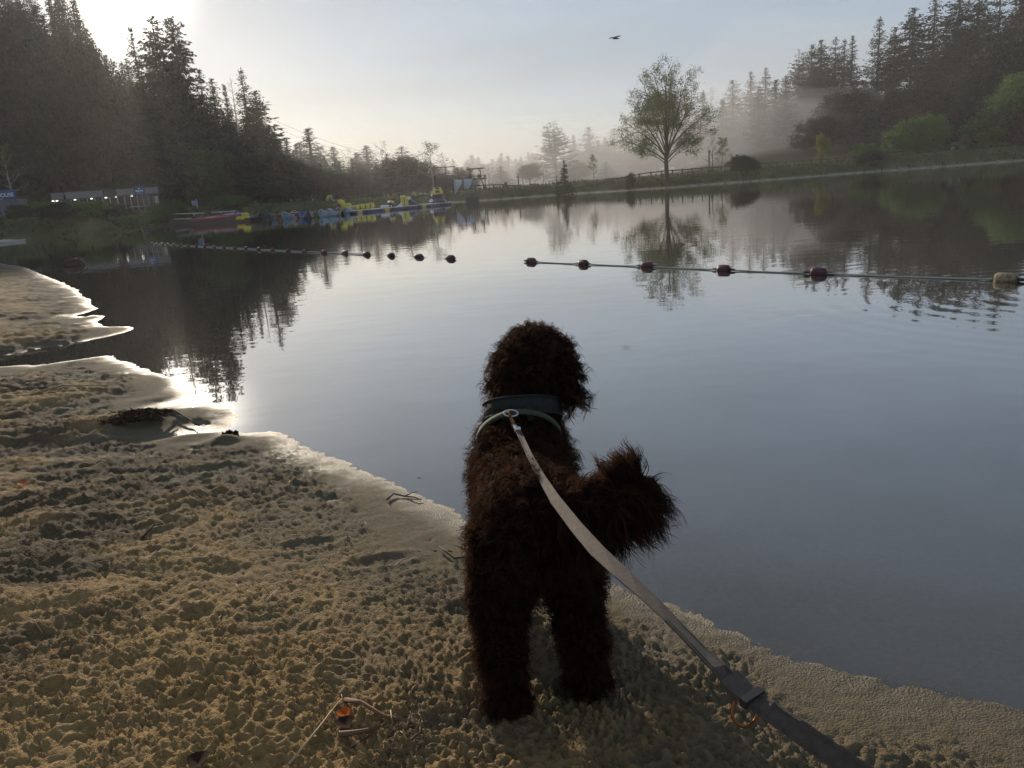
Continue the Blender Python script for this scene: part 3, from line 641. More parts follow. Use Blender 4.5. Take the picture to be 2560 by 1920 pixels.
for k, x, y, Y, hw, lb, nm in [
 ('broad1', 2545, 190, 97, 5.4, 'large fresh green tree leaning over the end of the lake', 'broadleaf_tree'),
 ('shrub_brown', 2575, 268, 94, 3.0, 'pinkish brown bush under the large fresh green tree', 'shrub'),
 ('shrub_yellow', 2480, 325, 95, 1.9, 'yellow-green bush at the foot of the large fresh green tree', 'shrub'),
 ('shrub_yellow', 2416, 338, 95, .8, 'small yellow bush next to the lakeside bench', 'shrub'),
 ('shrub_green', 2272, 306, 97, 2.6, 'first green shrub in the row behind the fence end', 'shrub'),
 ('shrub_green', 2338, 294, 97, 2.4, 'taller green shrub in the row behind the fence end', 'shrub'),
 ('shrub_green', 2330, 342, 94, 1.6, 'low bright shrub before the row behind the fence end', 'shrub'),
 ('shrub_green', 2240, 335, 95, 1.9, 'grey-green shrub where the fence ends', 'shrub'),
 ('shrub_yellow', 2058, 342, 93, 1.0, 'yellow sapling standing behind the fence', 'shrub'),
 ('shrub_green', 2165, 362, 87.5, 1.9, 'dense bush growing through the fence line', 'shrub'),
 ('shrub_dark', 2185, 384, 85.8, 2.2, 'dark bush overhanging the water below the fence', 'shrub'),
 ('shrub_dark', 1848, 390, 82, 1.6, 'dark evergreen bush on the bank past the big open tree', 'shrub'),
 ('shrub_dark', 1880, 404, 82.5, 1.0, 'smaller dark bush against the evergreen bush on the bank', 'shrub'),
 ('birch3', 1805, 348, 92, 1.3, 'thin leafy sapling behind the fence past the big open tree', 'birch_tree'),
 ('birch2', 1780, 345, 93, 1.4, 'bare sapling by the lamp post behind the fence', 'birch_tree'),
 ('birch3', 1482, 390, 86, .8, 'slim green sapling standing behind the fence', 'birch_tree'),
 ('young', 1409, 398, 79.5, 1.25, 'young pointed spruce on the grassy dam', 'spruce_tree'),
 ('young', 1391, 438, 79, .45, 'very small spruce seedling beside the young spruce', 'spruce_tree'),
 ('shrub_dark', 1578, 434, 79, .55, 'small thorny shrub on the dam slope', 'shrub')]:
    treeline(k, x, y, Y, hw, label=lb, name=nm, cat='shrub' if nm == 'shrub' else 'tree')
# shrubs and hedges on the bank before the boathouse
for k, x, y, Y, hw, lb in [
 ('shrub_green', 75, 512, 64, 1.5, 'green hedge bush against the grey kiosk wall'), ('shrub_green', 110, 522, 65, 1.7, 'wide green bush before the unlit end of the boathouse'),
 ('shrub_dark', 145, 520, 66, 1.4, 'dark bush before the boathouse glazing'), ('shrub_dark', 185, 527, 66, 1.2, 'second dark bush before the boathouse glazing'),
 ('shrub_dark', 272, 522, 67, 1.5, 'round dark bush under the boathouse windows'), ('shrub_dark', 310, 527, 67, 1.1, 'flat dark bush next to the round bush under the windows'),
 ('shrub_green', 425, 505, 74, 2.0, 'loose green shrub at the end of the boathouse'), ('shrub_green', 395, 520, 70, 1.5, 'grassy shrub where the bank meets the landing rail'),
 ('shrub_green', 570, 500, 77, 2.2, 'pale leafy shrub behind the landing rails'), ('shrub_green', 230, 548, 60, 1.9, 'low bank thicket at the water below the boathouse'),
 ('shrub_dark', 150, 560, 58.5, 1.9, 'dark thicket at the water below the boathouse'), ('shrub_green', 330, 552, 60.5, 1.6, 'thicket on the bank near the leaning post'), ('shrub_dark', 40, 532, 61, 1.1, 'dark clipped bush under the blue house sign')]:
    treeline(k, x, y, Y, hw, label=lb, name='shrub', cat='shrub')

# --- the big open tree on the dam
random.seed(5); rng = np.random.default_rng(55); rs = random.Random(44)
q = PD(1667, 447, 78.6); HB = PD(1672, 158, 78.6)[2] - zg(q[0], q[1])
bt = empty('lakeside_tree', (q[0], q[1], zg(q[0], q[1])), 0, 'large open-crowned tree in fresh spring leaf on the dam', 'tree')
tr_ = MB(); tips = []; s = HB / 12.0
tr_.tube([(0, 0, -.6), (0, 0, 0), (.0, .05, 1.0 * s), (-.03, 0, 2.2 * s), (.05, 0, 3.4 * s), (.02, .1, 5.2 * s), (.12, .1, 7.2 * s), (.1, 0, 9.4 * s), (.1, 0, 11.2 * s)], [.34, .27, .22, .20, .17, .13, .09, .05, .02], 9)
for z0, ex, ez, ey, r in [(2.1, -4.9, 4.6, .6, .085), (2.6, -4.4, 6.1, -1.5, .08), (2.3, -3.4, 8.3, .5, .10), (3.0, -2.0, 10.0, 1.2, .08), (2.0, -.5, 10.6, -1.6, .08), (2.2, .9, 11.2, .7, .11), (2.6, 2.1, 10.2, -.8, .09),
                          (2.4, 3.4, 8.6, 1.1, .09), (3.0, 4.2, 6.7, -1.0, .08), (2.2, 4.6, 5.2, .8, .085), (1.8, 3.4, 3.4, 1.2, .05), (1.7, -3.2, 3.0, -1.2, .05), (3.4, .3, 7.5, 3.6, .08), (3.2, -.4, 7.0, -3.7, .08), (4.0, 1.8, 6.0, 3.4, .06), (4.0, -2.2, 6.2, -3.0, .06), (5.5, -1.2, 11.2, .5, .06), (5.5, 1.2, 9.8, 2.0, .05), (2.4, 2.2, 4.0, -2.6, .05), (2.4, -2.0, 4.1, 2.7, .05), (2.8, -1.8, 6.8, 1.8, .06), (2.8, 2.6, 7.0, .4, .06)]:
    a = Vector((0, 0, z0 * s)); b = Vector((ex * s, ey * s, ez * s)); mid = a.lerp(b, .45) + Vector((ex * .05, ey * .05, .5 * s)) 
    pts = [a, a.lerp(mid, .5) + Vector((0, 0, .12)), mid, mid.lerp(b, .5) + Vector((rs.gauss(0, .12), rs.gauss(0, .12), .12)), b]
    tr_.tube(pts, [r, r * .8, r * .6, r * .4, r * .18], 6, cap=False)
    ln_ = (b - a).length
    for j in range(9):
        t = .30 + .70 * (j + rs.random()) / 9; i = min(3, int(t * 4)); p0 = pts[i].lerp(pts[i + 1], t * 4 - i); dd = (pts[i + 1] - pts[i]).normalized()
        ax = Vector((rs.gauss(0, 1), rs.gauss(0, 1), rs.gauss(0, .8) + .15)); ax -= dd * ax.dot(dd); ax.normalize()
        nd = dd * .75 + ax * rs.uniform(.5, .9)
        grow(tr_, tips, p0, nd, ln_ * .27 * (1.25 - .5 * t), r * .42 * (1.15 - t * .6), 2, rs, 3, .6, .35, (4, 5))
v, f = twig_leaves(tips, 8, .18, .14, rs)
link('trunk', tr_.mesh('trunk', True), MATS['bark_dark'], bt); link('crown', npmesh('crown', v, f, False), MATS['leaf_spring'], bt)

# --- rough grass on the banks
random.seed(9); rng = np.random.default_rng(99)
n = 42000; ang = np.radians(rng.uniform(-36, 38, n)); r_ = rng.uniform(52, 112, n); x, y = r_ * np.sin(ang), r_ * np.cos(ang); d = sdf(x, y)
k = (d > .25) & (d < 9) & (fbm(x * .6, y * .6, 71) > -.25); x, y, d = x[k], y[k], d[k]; z = zt(x, y, d); m = len(x)
hh = rng.uniform(.10, .34, m) * (1 + .8 * fbm(x * .8, y * .8, 72)); v = np.zeros((m, 3, 3)); ang = rng.uniform(0, 6.28, m); w_ = rng.uniform(.03, .12, m)
v[:, 0] = np.stack([x - w_ * np.cos(ang), y - w_ * np.sin(ang), z - .03], 1); v[:, 1] = np.stack([x + w_ * np.cos(ang), y + w_ * np.sin(ang), z - .03], 1); v[:, 2] = np.stack([x + rng.normal(size=m) * .08, y + rng.normal(size=m) * .08, z + hh], 1)
gme = npmesh('bank_grass', v.reshape(-1, 3), np.arange(m * 3).reshape(-1, 3), False)
gc = np.where((rng.random(m) < .35)[:, None], np.array([[.085, .066, .032]]), np.array([[.045, .058, .016]])) * rng.uniform(.6, 1.3, m)[:, None]; setcol(gme, gc.repeat(3, 0))
mat('grass_blades', (1, 1, 1), .8, attr='Col', trans=.3, spec=.2)
tag(link('bank_grass', gme, MATS['grass_blades']), 'rough green and straw grass covering the lake banks', 'grass', None, 'stuff')

# ------------------------------------------------------------------ the dog
def cap_sdf(X, a, b, ra, rb):
    a = np.array(a); b = np.array(b); ab = b - a
    t = np.clip(((X - a) @ ab) / (ab @ ab), 0, 1)
    return np.linalg.norm(X - a - t[..., None] * ab, axis=-1) - (ra + (rb - ra) * t)
def ell_sdf(X, c, r):
    r = np.array(r); k = (X - np.array(c)) / r; n = np.linalg.norm(k, axis=-1); return (n - 1) * r.min() * .5 + (n - 1) * (np.linalg.norm(X - np.array(c), axis=-1) / np.maximum(n, .05)) * .5
DOGPRIMS = [
 ('body', 'e', (.020, 1.505, .430), (.092, .108, .104)), ('body', 'c', (.020, 1.50, .44), (.012, 1.68, .435), .088, .084), ('body', 'c', (.012, 1.66, .43), (.010, 1.85, .425), .086, .102),
 ('body', 'e', (.010, 1.86, .435), (.102, .12, .122)), ('neck', 'c', (.010, 1.875, .50), (.040, 1.950, .640), .078, .062),
 ('head', 'e', (.064, 1.965, .676), (.070, .090, .068)), ('head', 'e', (.070, 1.960, .694), (.060, .070, .050)), ('head', 'c', (.060, 2.02, .69), (.058, 2.13, .665), .060, .045), ('head', 'e', (.058, 2.165, .668), (.022, .018, .016)),
 ('ear', 'c', (-.004, 1.940, .690), (-.030, 1.930, .628), .020, .027), ('ear', 'c', (.124, 1.935, .690), (.156, 1.920, .590), .022, .034),
 ('leg', 'c', (-.045, 1.50, .40), (-.062, 1.515, .27), .070, .050), ('leg', 'c', (-.062, 1.515, .27), (-.066, 1.455, .155), .050, .036), ('leg', 'c', (-.066, 1.455, .155), (-.062, 1.468, .035), .038, .036), ('paw', 'e', (-.062, 1.485, .022), (.040, .052, .026)),
 ('leg', 'c', (.082, 1.51, .40), (.104, 1.535, .28), .068, .050), ('leg', 'c', (.104, 1.535, .28), (.114, 1.500, .155), .049, .036), ('leg', 'c', (.114, 1.500, .155), (.122, 1.522, .035), .038, .036), ('paw', 'e', (.123, 1.540, .022), (.040, .052, .026)),
 ('leg', 'c', (-.055, 1.875, .38), (-.070, 1.87, .20), .062, .042), ('leg', 'c', (-.070, 1.87, .20), (-.074, 1.875, .035), .040, .036), ('paw', 'e', (-.074, 1.895, .022), (.038, .050, .026)),
 ('leg', 'c', (.075, 1.875, .38), (.105, 1.88, .20), .062, .042), ('leg', 'c', (.105, 1.88, .20), (.118, 1.885, .035), .040, .036), ('paw', 'e', (.118, 1.905, .022), (.038, .050, .026)),
 ('tail', 'c', (.050, 1.435, .485), (.110, 1.390, .508), .034, .030), ('tail', 'c', (.110, 1.390, .508), (.168, 1.372, .522), .030, .030), ('tail', 'c', (.168, 1.372, .522), (.205, 1.370, .548), .030, .026), ('tail', 'c', (.205, 1.370, .548), (.214, 1.378, .596), .026, .012),
]
DOGZ = 0.5 * (zs(-.062, 1.47) + zs(.122, 1.525)) - .006
def dog_parts(X):
    D = []
    for p in DOGPRIMS:
        D.append(ell_sdf(X, p[2], p[3]) if p[1] == 'e' else cap_sdf(X, p[2], p[3], p[4], p[5]))
    return np.stack(D, 0)
def dog_sdf(X):
    D = dog_parts(X); k = 0.022; m = D.min(0); return m - k * np.log(np.exp(-(D - m) / k).sum(0)) + k * .35
def surface_nets(fn, lo, hi, h):
    n = [int((b - a) / h) + 1 for a, b in zip(lo, hi)]
    g = np.stack(np.meshgrid(*[lo[i] + h * np.arange(n[i]) for i in range(3)], indexing='ij'), -1)
    V = np.concatenate([fn(g[i:i + 8]) for i in range(0, n[0], 8)], 0)
    cs = (slice(None, -1), slice(1, None)); cn = np.array([(i, j, k) for i in (0, 1) for j in (0, 1) for k in (0, 1)])
    c8 = np.stack([V[cs[i], cs[j], cs[k]] for i, j, k in cn], -1); act = (c8.min(-1) < 0) & (c8.max(-1) >= 0)
    I = np.argwhere(act); vals = c8[act]; acc = np.zeros((len(I), 3)); cnt = np.zeros(len(I))
    for a in range(8):
        for b in range(a + 1, 8):
            if np.abs(cn[a] - cn[b]).sum() != 1: continue
            va, vb = vals[:, a], vals[:, b]; x = (va < 0) != (vb < 0); t = np.where(x, va / np.where(va == vb, 1, va - vb), 0)
            acc += np.where(x[:, None], cn[a] + t[:, None] * (cn[b] - cn[a]), 0); cnt += x
    verts = np.array(lo) + h * (I + acc / cnt[:, None]); idm = -np.ones(act.shape, int); idm[tuple(I.T)] = np.arange(len(I)); faces = []
    for ax in range(3):
        s0 = [slice(None)] * 3; s1 = [slice(None)] * 3; s0[ax] = slice(None, -1); s1[ax] = slice(1, None)
        a, b = V[tuple(s0)] < 0, V[tuple(s1)] < 0; E = np.argwhere(a != b); o1, o2 = [(1, 2), (2, 0), (0, 1)][ax]
        E = E[(E[:, o1] > 0) & (E[:, o2] > 0) & (E[:, o1] < n[o1] - 1) & (E[:, o2] < n[o2] - 1)]
        fl = a[tuple(E.T)]; e1 = np.zeros(3, int); e1[o1] = 1; e2 = np.zeros(3, int); e2[o2] = 1
        q = np.stack([idm[tuple((E - e1 - e2).T)], idm[tuple((E - e2).T)], idm[tuple(E.T)], idm[tuple((E - e1).T)]], 1)
        q[~fl] = q[~fl][:, ::-1]; faces.append(q)
    return verts, np.concatenate(faces)
dv, dfc = surface_nets(dog_sdf, (-.22, 1.28, -.02), (.36, 2.26, .86), .0085)
mat('dog_skin', (.010, .006, .004), .95, var=.3, scale=40, spec=.02)
dog = empty('dog', (0, 0, DOGZ), 0, 'curly dark brown dog standing at the water edge with tail raised, seen from behind', 'dog')
body = link('body', npmesh('body', dv, dfc), MATS['dog_skin'], dog)
# curly coat: locks of fine bent strands
rng = np.random.default_rng(321)
tri = np.concatenate([dfc[:, [0, 1, 2]], dfc[:, [0, 2, 3]]]); e1 = dv[tri[:, 1]] - dv[tri[:, 0]]; e2 = dv[tri[:, 2]] - dv[tri[:, 0]]
nn = np.cross(e1, e2); ar = np.linalg.norm(nn, axis=1); ok = ar > 1e-12; tri, nn, ar = tri[ok], nn[ok], ar[ok]; nn = nn / ar[:, None]
NL, SPL, SEG = 8800, 9, 7
cen = dv[tri].mean(1)
names = [p[0] for p in DOGPRIMS]
wgt = ar * np.where(cen[:, 2] < .36, 1.4, 1.0) * np.where(cen[:, 2] < .02, .2, 1.0) * np.where(cen[:, 1] > 2.05, .4, 1.0) * np.where((cen[:, 0] > .10) & (cen[:, 1] < 1.42) & (cen[:, 2] > .45), 2.2, 1.0)
pick = rng.choice(len(tri), NL, p=wgt / wgt.sum()); u = rng.random((NL, 2)); fl = u.sum(1) > 1; u[fl] = 1 - u[fl]
lp = dv[tri[pick, 0]] * (1 - u.sum(1))[:, None] + dv[tri[pick, 1]] * u[:, :1] + dv[tri[pick, 2]] * u[:, 1:]; lnm = nn[pick]
own = np.array(names)[dog_parts(lp).argmin(0)]
Lr = {'body': .037, 'neck': .034, 'head': .027, 'ear': .034, 'leg': .025, 'paw': .020, 'tail': .052}
Lr = np.array([Lr[o] for o in own]); Lr = Lr * rng.uniform(.7, 1.25, NL)
back = np.array([0, -.35, -.75])
flow = np.where((own == 'tail')[:, None], np.array([.22, -.05, -1.0]), np.where((own == 'head')[:, None], np.array([0, -.25, -.25]), back))
istail = own == 'tail'
tipz = istail & (lp[:, 2] > .570); flow[tipz] = np.array([-.35, 0, .45])
side = istail & (lp[:, 0] > .175) & ~tipz; flow[side] = np.array([.75, 0, -.75])
up_ = istail & (lnm[:, 2] > .4) & ~tipz; flow[up_] = np.array([.75, 0, -.05])
d0 = lnm * np.where(istail, .28, .85)[:, None] + flow * np.where(istail, 1.0, .55)[:, None] + rng.normal(size=(NL, 3)) * np.where(istail, .20, .26)[:, None]; d0 /= np.linalg.norm(d0, axis=1)[:, None]
Lr = np.where(up_ | tipz, Lr * .7, Lr); Lr = np.where(side | (istail & (lp[:, 2] < .51) & (lnm[:, 2] < 0)), Lr * 1.25, Lr)
sx_ = np.cross(d0, rng.normal(size=(NL, 3))); sx_ /= np.linalg.norm(sx_, axis=1)[:, None]; sy_ = np.cross(d0, sx_)
ph = rng.uniform(0, 6.28, NL); om = rng.uniform(5.5, 10.0, NL) * np.where(istail, .85, 1) * np.sign(rng.normal(size=NL)); cr = Lr * np.where(istail, .15, .27) * rng.uniform(.6, 1.3, NL)
T = np.linspace(0, 1, SEG + 1)
guide = lp[:, None] + d0[:, None] * (Lr[:, None] * T)[..., None] + np.array([0, 0, -1.0]) * (Lr[:, None] * .28 * T ** 2)[..., None] * np.where(tipz | up_, -.3, 1)[:, None, None] \
    + (sx_[:, None] * (np.cos(ph[:, None] + om[:, None] * T) - np.cos(ph)[:, None])[..., None] + sy_[:, None] * (np.sin(ph[:, None] + om[:, None] * T) - np.sin(ph)[:, None])[..., None]) * (cr[:, None] * (.35 + .65 * T))[..., None]
guide = guide[:, None].repeat(SPL, 1)                                     # NL, SPL, SEG+1, 3
off = rng.normal(size=(NL, SPL, 3)) * .0042; off -= lnm[:, None] * (off * lnm[:, None]).sum(-1, keepdims=True)
st = guide + off[:, :, None] * (1 - .80 * T)[None, None, :, None] + rng.normal(size=(NL, SPL, 1, 3)) * .0022 * T[None, None, :, None] * 2
st = (st - lp[:, None, None]) * rng.uniform(.75, 1.12, (NL, SPL, 1, 1)) + lp[:, None, None]
st = st.reshape(-1, SEG + 1, 3); ns = len(st)
wv = rng.normal(size=(ns, 3)); tg = st[:, -1] - st[:, 0]; wv = np.cross(tg, wv); wv /= np.linalg.norm(wv, axis=1)[:, None] + 1e-9
wd = .00090 * (1 - .75 * T ** 2)
vv = np.stack([st - wv[:, None] * wd[None, :, None], st + wv[:, None] * wd[None, :, None]], 2).reshape(-1, 3)
b0 = (np.arange(ns)[:, None] * (SEG + 1) + np.arange(SEG)[None]).ravel() * 2
fm = npmesh('fur', vv, np.stack([b0, b0 + 1, b0 + 3, b0 + 2], 1))
lockc = rng.uniform(.4, 1.7, NL).repeat(SPL); hc = np.array([.044, .0205, .0115]) * lockc[:, None] * rng.uniform(.8, 1.2, (ns, 1)); setcol(fm, hc.repeat((SEG + 1) * 2, 0))
mat('dog_fur', (1, 1, 1), .7, attr='Col', trans=.58, spec=.12)
link('fur', fm, MATS['dog_fur'], body)

# harness on the dog's shoulders
mat('webbing_green', (.013, .020, .018), .75, var=.3, scale=90, bump=.6, bscale=700)
mat('webbing_trim', (.055, .062, .03), .7, var=.4, scale=160, bump=.5, bscale=700)
mat('steel', (.62, .60, .58), .28, metal=1.0); mat('copper', (.26, .11, .06), .35, metal=1.0)
def strap(mb, pts, nrm, w, th=.003):
    pts = [Vector(p) for p in pts]; n = len(pts); vs = []
    for i, p in enumerate(pts):
        t = (pts[min(i + 1, n - 1)] - pts[max(i - 1, 0)]).normalized(); nv = Vector(nrm[i]) if not isinstance(nrm, Vector) else nrm
        s = t.cross(nv).normalized(); k = s.cross(t).normalized(); ww = w[i] if hasattr(w, '__len__') else w
        vs += [p - s * ww / 2 + k * th / 2, p + s * ww / 2 + k * th / 2, p + s * ww / 2 - k * th / 2, p - s * ww / 2 - k * th / 2]
    fs = [(0, 1, 2, 3), tuple(range(4 * n - 1, 4 * n - 5, -1))]
    for i in range(n - 1):
        for k in range(4): fs.append((4 * i + k, 4 * i + (k + 1) % 4, 4 * i + 4 + (k + 1) % 4, 4 * i + 4 + k))
    mb.add(vs, fs)
def loop(c, ax, ru, rv, n=40, up=Vector((1, 0, 0)), a0=0, a1=2 * math.pi):
    ax = Vector(ax).normalized(); u = (up - ax * up.dot(ax)).normalized(); v = ax.cross(u); c = Vector(c)
    pts, nr_ = [], []
    for i in range(n + 1):
        a = a0 + (a1 - a0) * i / n; d = u * math.cos(a) * ru + v * math.sin(a) * rv; pts.append(c + d); nr_.append(d.normalized())
    return pts, nr_
har = empty('dog_harness', (0, 0, DOGZ), 0, 'dark green padded dog harness with yellow-green trim and steel ring', 'harness')
axn = Vector((.025, .075, .165)).normalized()
mb = MB(); p_, n_ = loop((.022, 1.905, .562), (.02, .40, .80), .096, .095); strap(mb, p_, n_, .038, .008); obj('collar_pad', mb, MATS['webbing_green'], har, True)
mb = MB()
for off_ in (-.020, .020):
    p_, n_ = loop(Vector((.022, 1.905, .562)) + Vector((.02, .40, .80)).normalized() * off_, (.02, .40, .80), .101, .100); mb.tube(p_, .0028, 5)
obj('piping', mb, MATS['webbing_green'], har, True)
mb = MB(); p_, n_ = loop((.008, 1.845, .50), (.0, .80, .55), .108, .119); strap(mb, p_, n_, .015, .004); obj('girth_strap', mb, MATS['webbing_trim'], har, True)
mb = MB(); strap(mb, [PD(1270, 1052, 1.80) - (0, 0, DOGZ), PD(1285, 1020, 1.825) - (0, 0, DOGZ), PD(1300, 995, 1.85) - (0, 0, DOGZ)], Vector((0, -.8, .6)), .035, .006); obj('handle_patch', mb, MATS['webbing_green'], har)
mb = MB(); strap(mb, [PD(1330, 1050, 1.79) - (0, 0, DOGZ), PD(1322, 1030, 1.795) - (0, 0, DOGZ), PD(1318, 1015, 1.82) - (0, 0, DOGZ)], Vector((0, -.8, .6)), .016, .004); obj('handle_loop', mb, MATS['webbing_green'], har)
rc = PD(1277, 1033, 1.770) - np.array((0, 0, DOGZ))
mb = MB(); p_, n_ = loop(rc, (.1, -.55, .8), .017, .010, 24); mb.tube(p_, .0022, 6); obj('ring', mb, MATS['steel'], har, True)

# leash
mat('leash_web', (.15, .112, .09), .75, var=.25, scale=120, bump=.8, bscale=900)
lead = empty('dog_leash', PD(1277, 1040, 1.75), 0, 'taupe woven dog leash running from harness ring towards the hand', 'leash'); LO = np.array(lead.location)
LP_ = [(1296, 1078, 1.70, .013), (1325, 1140, 1.57, .014), (1355, 1195, 1.45, .017), (1389, 1250, 1.33, .021), (1440, 1316, 1.21, .022), (1493, 1377, 1.11, .023), (1556, 1436, 1.03, .023), (1620, 1493, .97, .024), (1680, 1552, .92, .024), (1736, 1609, .88, .024), (1796, 1668, .84, .024), (1852, 1724, .81, .023), (1920, 1773, .775, .022), (1990, 1823, .745, .022), (2060, 1872, .72, .022), (2130, 1920, .695, .022), (2300, 2030, .64, .022), (2550, 2130, .56, .022)]
pts = [PD(x, y, Y) - LO for x, y, Y, w in LP_]; nrm_ = []
for i, (x, y, Y, w) in enumerate(LP_):
    tw = math.radians(-12 + 34 * math.sin(i * .55)); nv = (Vector(-(PD(x, y, Y) - CAM)).normalized() + Vector((-.35, .35, 1.1))).normalized(); t = Vector(pts[min(i + 1, len(pts) - 1)] - pts[max(0, i - 1)]).normalized(); s_ = t.cross(nv).normalized(); nrm_.append(nv * math.cos(tw) + s_ * math.sin(tw))
mb = MB(); strap(mb, pts, nrm_, [q[3] * (.9 + .26 * min(1, i_ / 9)) for i_, q in enumerate(LP_)], .0028); obj('strap', mb, MATS['leash_web'], lead)
mb = MB()
for e_ in (-1, 1):
    ed = []
    for i, p in enumerate(pts):
        t = Vector(pts[min(i + 1, len(pts) - 1)] - pts[max(0, i - 1)]).normalized(); s_ = t.cross(nrm_[i]).normalized(); ed.append(Vector(p) + s_ * e_ * LP_[i][3] * .40 + nrm_[i] * .0012)
    mb.tube(ed, .0011, 4)
obj('stitching', mb, MATS['leash_web'], lead)
a, b = Vector(PD(1274, 1036, 1.762) - LO), Vector(PD(1284, 1062, 1.745) - LO)
mb = MB(); mb.tube([a, a.lerp(b, .3), a.lerp(b, .6), b], [.0035, .0042, .005, .0055], 8); p_, n_ = loop(a, (1, 0, .2), .007, .010, 16); mb.tube(p_, .002, 5); obj('trigger_clip', mb, MATS['copper'], lead, True)
mb = MB(); mb.tube([b, b.lerp(Vector(pts[0]), .5)], [.006, .005], 8); mb.box(tuple(b.lerp(Vector(pts[0]), .8)), (.016, .008, .016), .002); obj('swivel', mb, MATS['steel'], lead, True)
mb = MB(); i = 11
strap(mb, [Vector(pts[10]).lerp(Vector(pts[11]), .45), Vector(pts[10]).lerp(Vector(pts[11]), .8), Vector(pts[11]).lerp(Vector(pts[12]), .30)], nrm_[11], [.029, .031, .030], .009); obj('stitched_fold', mb, MATS['leash_web'], lead)
mat('dark_band', (.02, .018, .022), .7); mb = MB(); strap(mb, [Vector(pts[11]).lerp(Vector(pts[12]), .30), Vector(pts[11]).lerp(Vector(pts[12]), .55)], nrm_[11], .033, .011); obj('keeper_band', mb, MATS['dark_band'], lead)
rg = Vector(PD(1862, 1778, .80) - LO); mb = MB(); p_, n_ = loop(rg, (.25, -.9, .35), .0175, .0175, 32); mb.tube(p_, .0022, 8); obj('ring', mb, MATS['copper'], lead, True)

# ------------------------------------------------------------------ swim line: rope and floats
mat('float_red', (.070, .014, .022), .55, var=.35, scale=25, bump=.4, bscale=60); mat('float_old', (.36, .28, .17), .75, var=.5, scale=18, bump=.6, bscale=50, col2=(.10, .075, .04)); mat('rope_pale', (.42, .40, .34), .8, bump=.7, bscale=160)
fx = [88, 135, 190, 250, 312, 384, 460, 540, 628, 722, 825, 935, 1050, 1183, 1325, 1480, 1655, 1845, 2060]; fy = [115, 117, 118, 120, 125, 130, 133, 138, 143, 148, 152, 158, 163, 172, 178, 188, 195, 205, 212]
fp = [(360 + x / 4.096, 580 + y / 4.096) for x, y in zip(fx, fy)] + [(917, 635), (978, 637.5), (1048, 641), (1127, 645), (1328, 653), (1458, 659), (1617, 665), (1809, 674), (2047, 683), (2515, 700)]
FP = [P(x, y + 3) for x, y in fp]
def float_mesh(L_, r):
    mb = MB(); mb.lathe([(r * .35, -L_ / 2), (r * .75, -L_ / 2 + .006), (r * .95, -L_ * .40), (r, -L_ * .15), (r * 1.0, L_ * .15), (r * .95, L_ * .40), (r * .75, L_ / 2 - .006), (r * .35, L_ / 2)], 14, axis='x'); return mb.mesh('foam', True)
def ferr_mesh(L_, r):
    mb = MB(); mb.lathe([(.012, -L_ / 2 - .08), (.017, -L_ / 2 - .02), (.022, -L_ / 2 + .01), (.022, L_ / 2 - .01), (.017, L_ / 2 + .02), (.012, L_ / 2 + .08)], 8, axis='x'); return mb.mesh('rope_sleeve', True)
me1, me2, me3 = float_mesh(.165, .056), ferr_mesh(.165, .056), float_mesh(.19, .062); me1.materials.append(MATS['float_red']); me3.materials.append(MATS['float_old']); me2.materials.append(mat('rope_dark', (.05, .045, .04), .85, bump=.6, bscale=160))
random.seed(12)
for i, q in enumerate(FP):
    d = FP[min(i + 1, len(FP) - 1)] - FP[max(i - 1, 0)]; last = i == len(FP) - 1
    if i < 19: lb, gr = 'small dark float strung on the taut pale swim-line rope', 'small floats on the taut pale rope'
    elif i < 23: lb, gr = 'dark float riding alone before the gap in the swim line', 'floats before the gap in the swim line'
    elif not last: lb, gr = 'dark red foam float on the sagging rope past the gap in the swim line', 'dark red floats past the gap'
    else: lb, gr = 'weathered cream and brown float at the near end of the swim line', None
    e = empty('swim_float', (q[0], q[1], .018), math.atan2(d[1], d[0]) + U(-.12, .12), lb, 'float', gr); e.rotation_euler[0] = U(-1, 1); e.rotation_euler[1] = U(-.05, .05)
    link('foam', me3 if last else me1, None, e); link('rope_sleeve', me2, None, e)
def rope(idx, lb, sag, r=.010, ext=None):
    pts = []
    for a, b in zip(idx[:-1], idx[1:]):
        for t in np.linspace(0, 1, 10, endpoint=False): q = FP[a] * (1 - t) + FP[b] * t; pts.append((q[0], q[1], .016 - sag * 4 * t * (1 - t)))
    q = FP[idx[-1]]; pts.append((q[0], q[1], .016))
    if ext is not None: pts.append(tuple(ext))
    mb = MB(); mb.tube(pts, r, 6); tag(obj('swim_rope', mb, MATS['rope_pale'], None, True), lb, 'rope')
rope(list(range(0, 20)), 'taut pale rope carrying the small floats of the swim line', 0.0, .013)
rope([19, 20, 21, 22], 'slack dark rope between floats before the gap', .03)
rope([23, 24, 25, 26, 27, 28], 'pale rope joining the dark red floats past the gap', .010, .009, FP[28] + (FP[28] - FP[27]) * .8 + np.array([0, 0, .016]))

